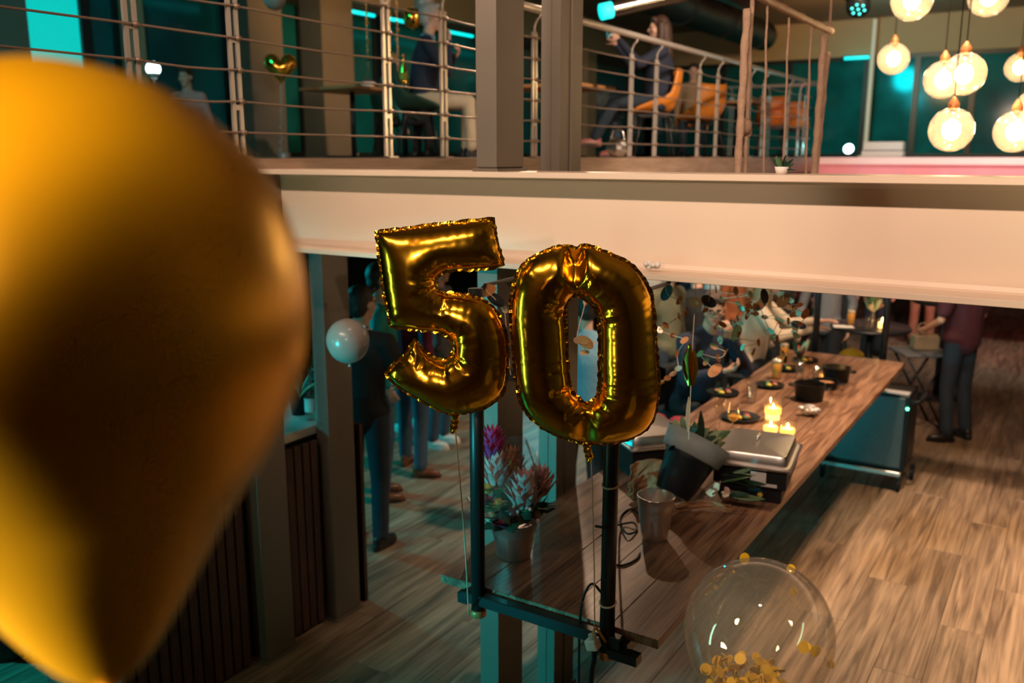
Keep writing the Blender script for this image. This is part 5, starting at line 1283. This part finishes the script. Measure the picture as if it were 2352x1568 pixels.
def candle_at(pos, label):
    t = thing('candle_jar', label, 'candle', pos, 0, 'lit candles in glass jars')
    MB().lathe((0, 0, 0), [(.04, 0), (.042, .004), (.042, .09), (.040, .09), (.039, .008), (.001, .006)], 20).build('jar', 'clear_glass', t, True)
    MB().lathe((0, 0, .009), [(.037, 0), (.037, .05), (.001, .051)], 18).build('wax', 'wax', t, True)
    MB().lathe((0, 0, .06), [(.002, 0), (.009, .01), (.009, .02), (.003, .04), (.0003, .05)], 10).build('flame', 'flame', t, True)
    L = lamp('candle_light', 'POINT', (0, 0, .1), 1.2, (1, .55, .2), .015); L.parent = t
candle_at(Vector((hx + .12, hy - .12, 1.104)), 'lit candle jar on the nearer high round table')
candle_at(Vector((hx2 + .1, hy2 - .1, 1.104)), 'lit candle jar on the farther high round table')
t = thing('napkin', 'folded white napkin on the nearer high round table', 'napkin', (hx - .2, hy - .22, 1.104), .4); MB().box((-.09, -.05, 0), (.09, .05, .006), .002).build('cloth', 'cloth_white', t); MB().box((-.085, -.045, .006), (.02, .045, .011), .002).build('top_fold', 'cloth_white', t)
t = thing('flower_vase', 'vase of pale and orange flowers on the nearer high round table', 'vase', (hx + .0, hy + .06, 1.104)); MB().lathe((0, 0, 0), [(.035, 0), (.04, .04), (.02, .12), (.024, .14)], 16, cap=False).build('vase', 'clear_glass', t, True)
random.seed(81); leafbunch(t, (0, 0, .12), [((0, 0, 0), (random.uniform(-.7, .7), random.uniform(-.7, .7), 1), random.uniform(.8, 1.5)) for i in range(16)], ['flower_cream', 'leaf', 'copper', 'leaf_pale'], .13, .022)
# folding stand with crossed legs
p = F0(2135, 985); sx, sy = p.x - .15, p.y + .05
t = thing('folding_stool', 'folding stool with crossed dark legs left of the man in burgundy', 'stool', (sx, sy, 0), YAW)
for s in (-1, 1):
    for yy in (-.16, .16): MB().tube([(-s * .20, yy + s * .012, .012), (s * .20, yy + s * .012, .74)], .012, 8).build('leg', 'black_metal', t, True)
MB().box((-.24, -.2, .74), (.24, .2, .775), .008).build('seat', 'cloth_grey', t)
for s in (-1, 1): MB().tube([(s * .2, -.16, .012), (s * .2, .16, .012)], .010, 6).build('foot_bar', 'black_metal', t, True)
t = thing('handbag', 'tan handbag lying on the folding stool', 'bag', (sx + .02, sy + .02, .775), YAW); MB().box((-.12, -.06, 0), (.12, .06, .16), .02).build('bag_body', 'cloth_tan', t); MB().tube(smooth_pts([(-.08, 0, .15), (-.06, 0, .26), (.06, 0, .26), (.08, 0, .15)]), .007, 6).build('bag_handle', 'cloth_tan', t, True)
# plant and bottles on the counter
p = P(690, 950, X=CFX - .30); t = thing('potted_plant', 'potted plant with long narrow leaves on the bar counter', 'plant', (CFX - .30, p.y, CZ)); MB().lathe((0, 0, 0), [(.05, 0), (.065, .09), (.068, .10), (.06, .10), (.001, .08)], 18).build('pot', 'dark_pot', t, True)
random.seed(91); leafbunch(t, (0, 0, .09), [((0, 0, 0), (random.uniform(-1, 1), random.uniform(-1, 1), random.uniform(.5, 1.3)), random.uniform(.7, 1.2)) for i in range(20)], ['leaf', 'leaf_dark', 'leaf_pale'], .24, .016, .5)
t = thing('wine_bottle', 'slim clear bottle beside the plant on the bar counter', 'bottle', (CFX - .16, p.y - .05, CZ)); MB().lathe((0, 0, 0), [(.034, 0), (.036, .01), (.036, .16), (.013, .22), (.012, .29), (.015, .295), (.015, .305)], 18).build('bottle', 'clear_glass', t, True); MB().lathe((0, 0, .05), [(.0365, 0), (.037, .001), (.037, .08), (.0365, .08)], 18, cap=False).build('label', 'label_paper', t, True)
t = thing('counter_mug', 'small white mug at the far end of the bar counter', 'mug', (CFX - .14, CY1 - .08, CZ)); MB().lathe((0, 0, 0), [(.034, 0), (.038, .005), (.04, .085), (.037, .085), (.034, .01), (.001, .008)], 20).build('cup', 'white_paint', t, True); MB().tube(smooth_pts([(.038, 0, .07), (.062, 0, .06), (.06, 0, .03), (.037, 0, .02)]), .006, 6).build('handle', 'white_paint', t, True)
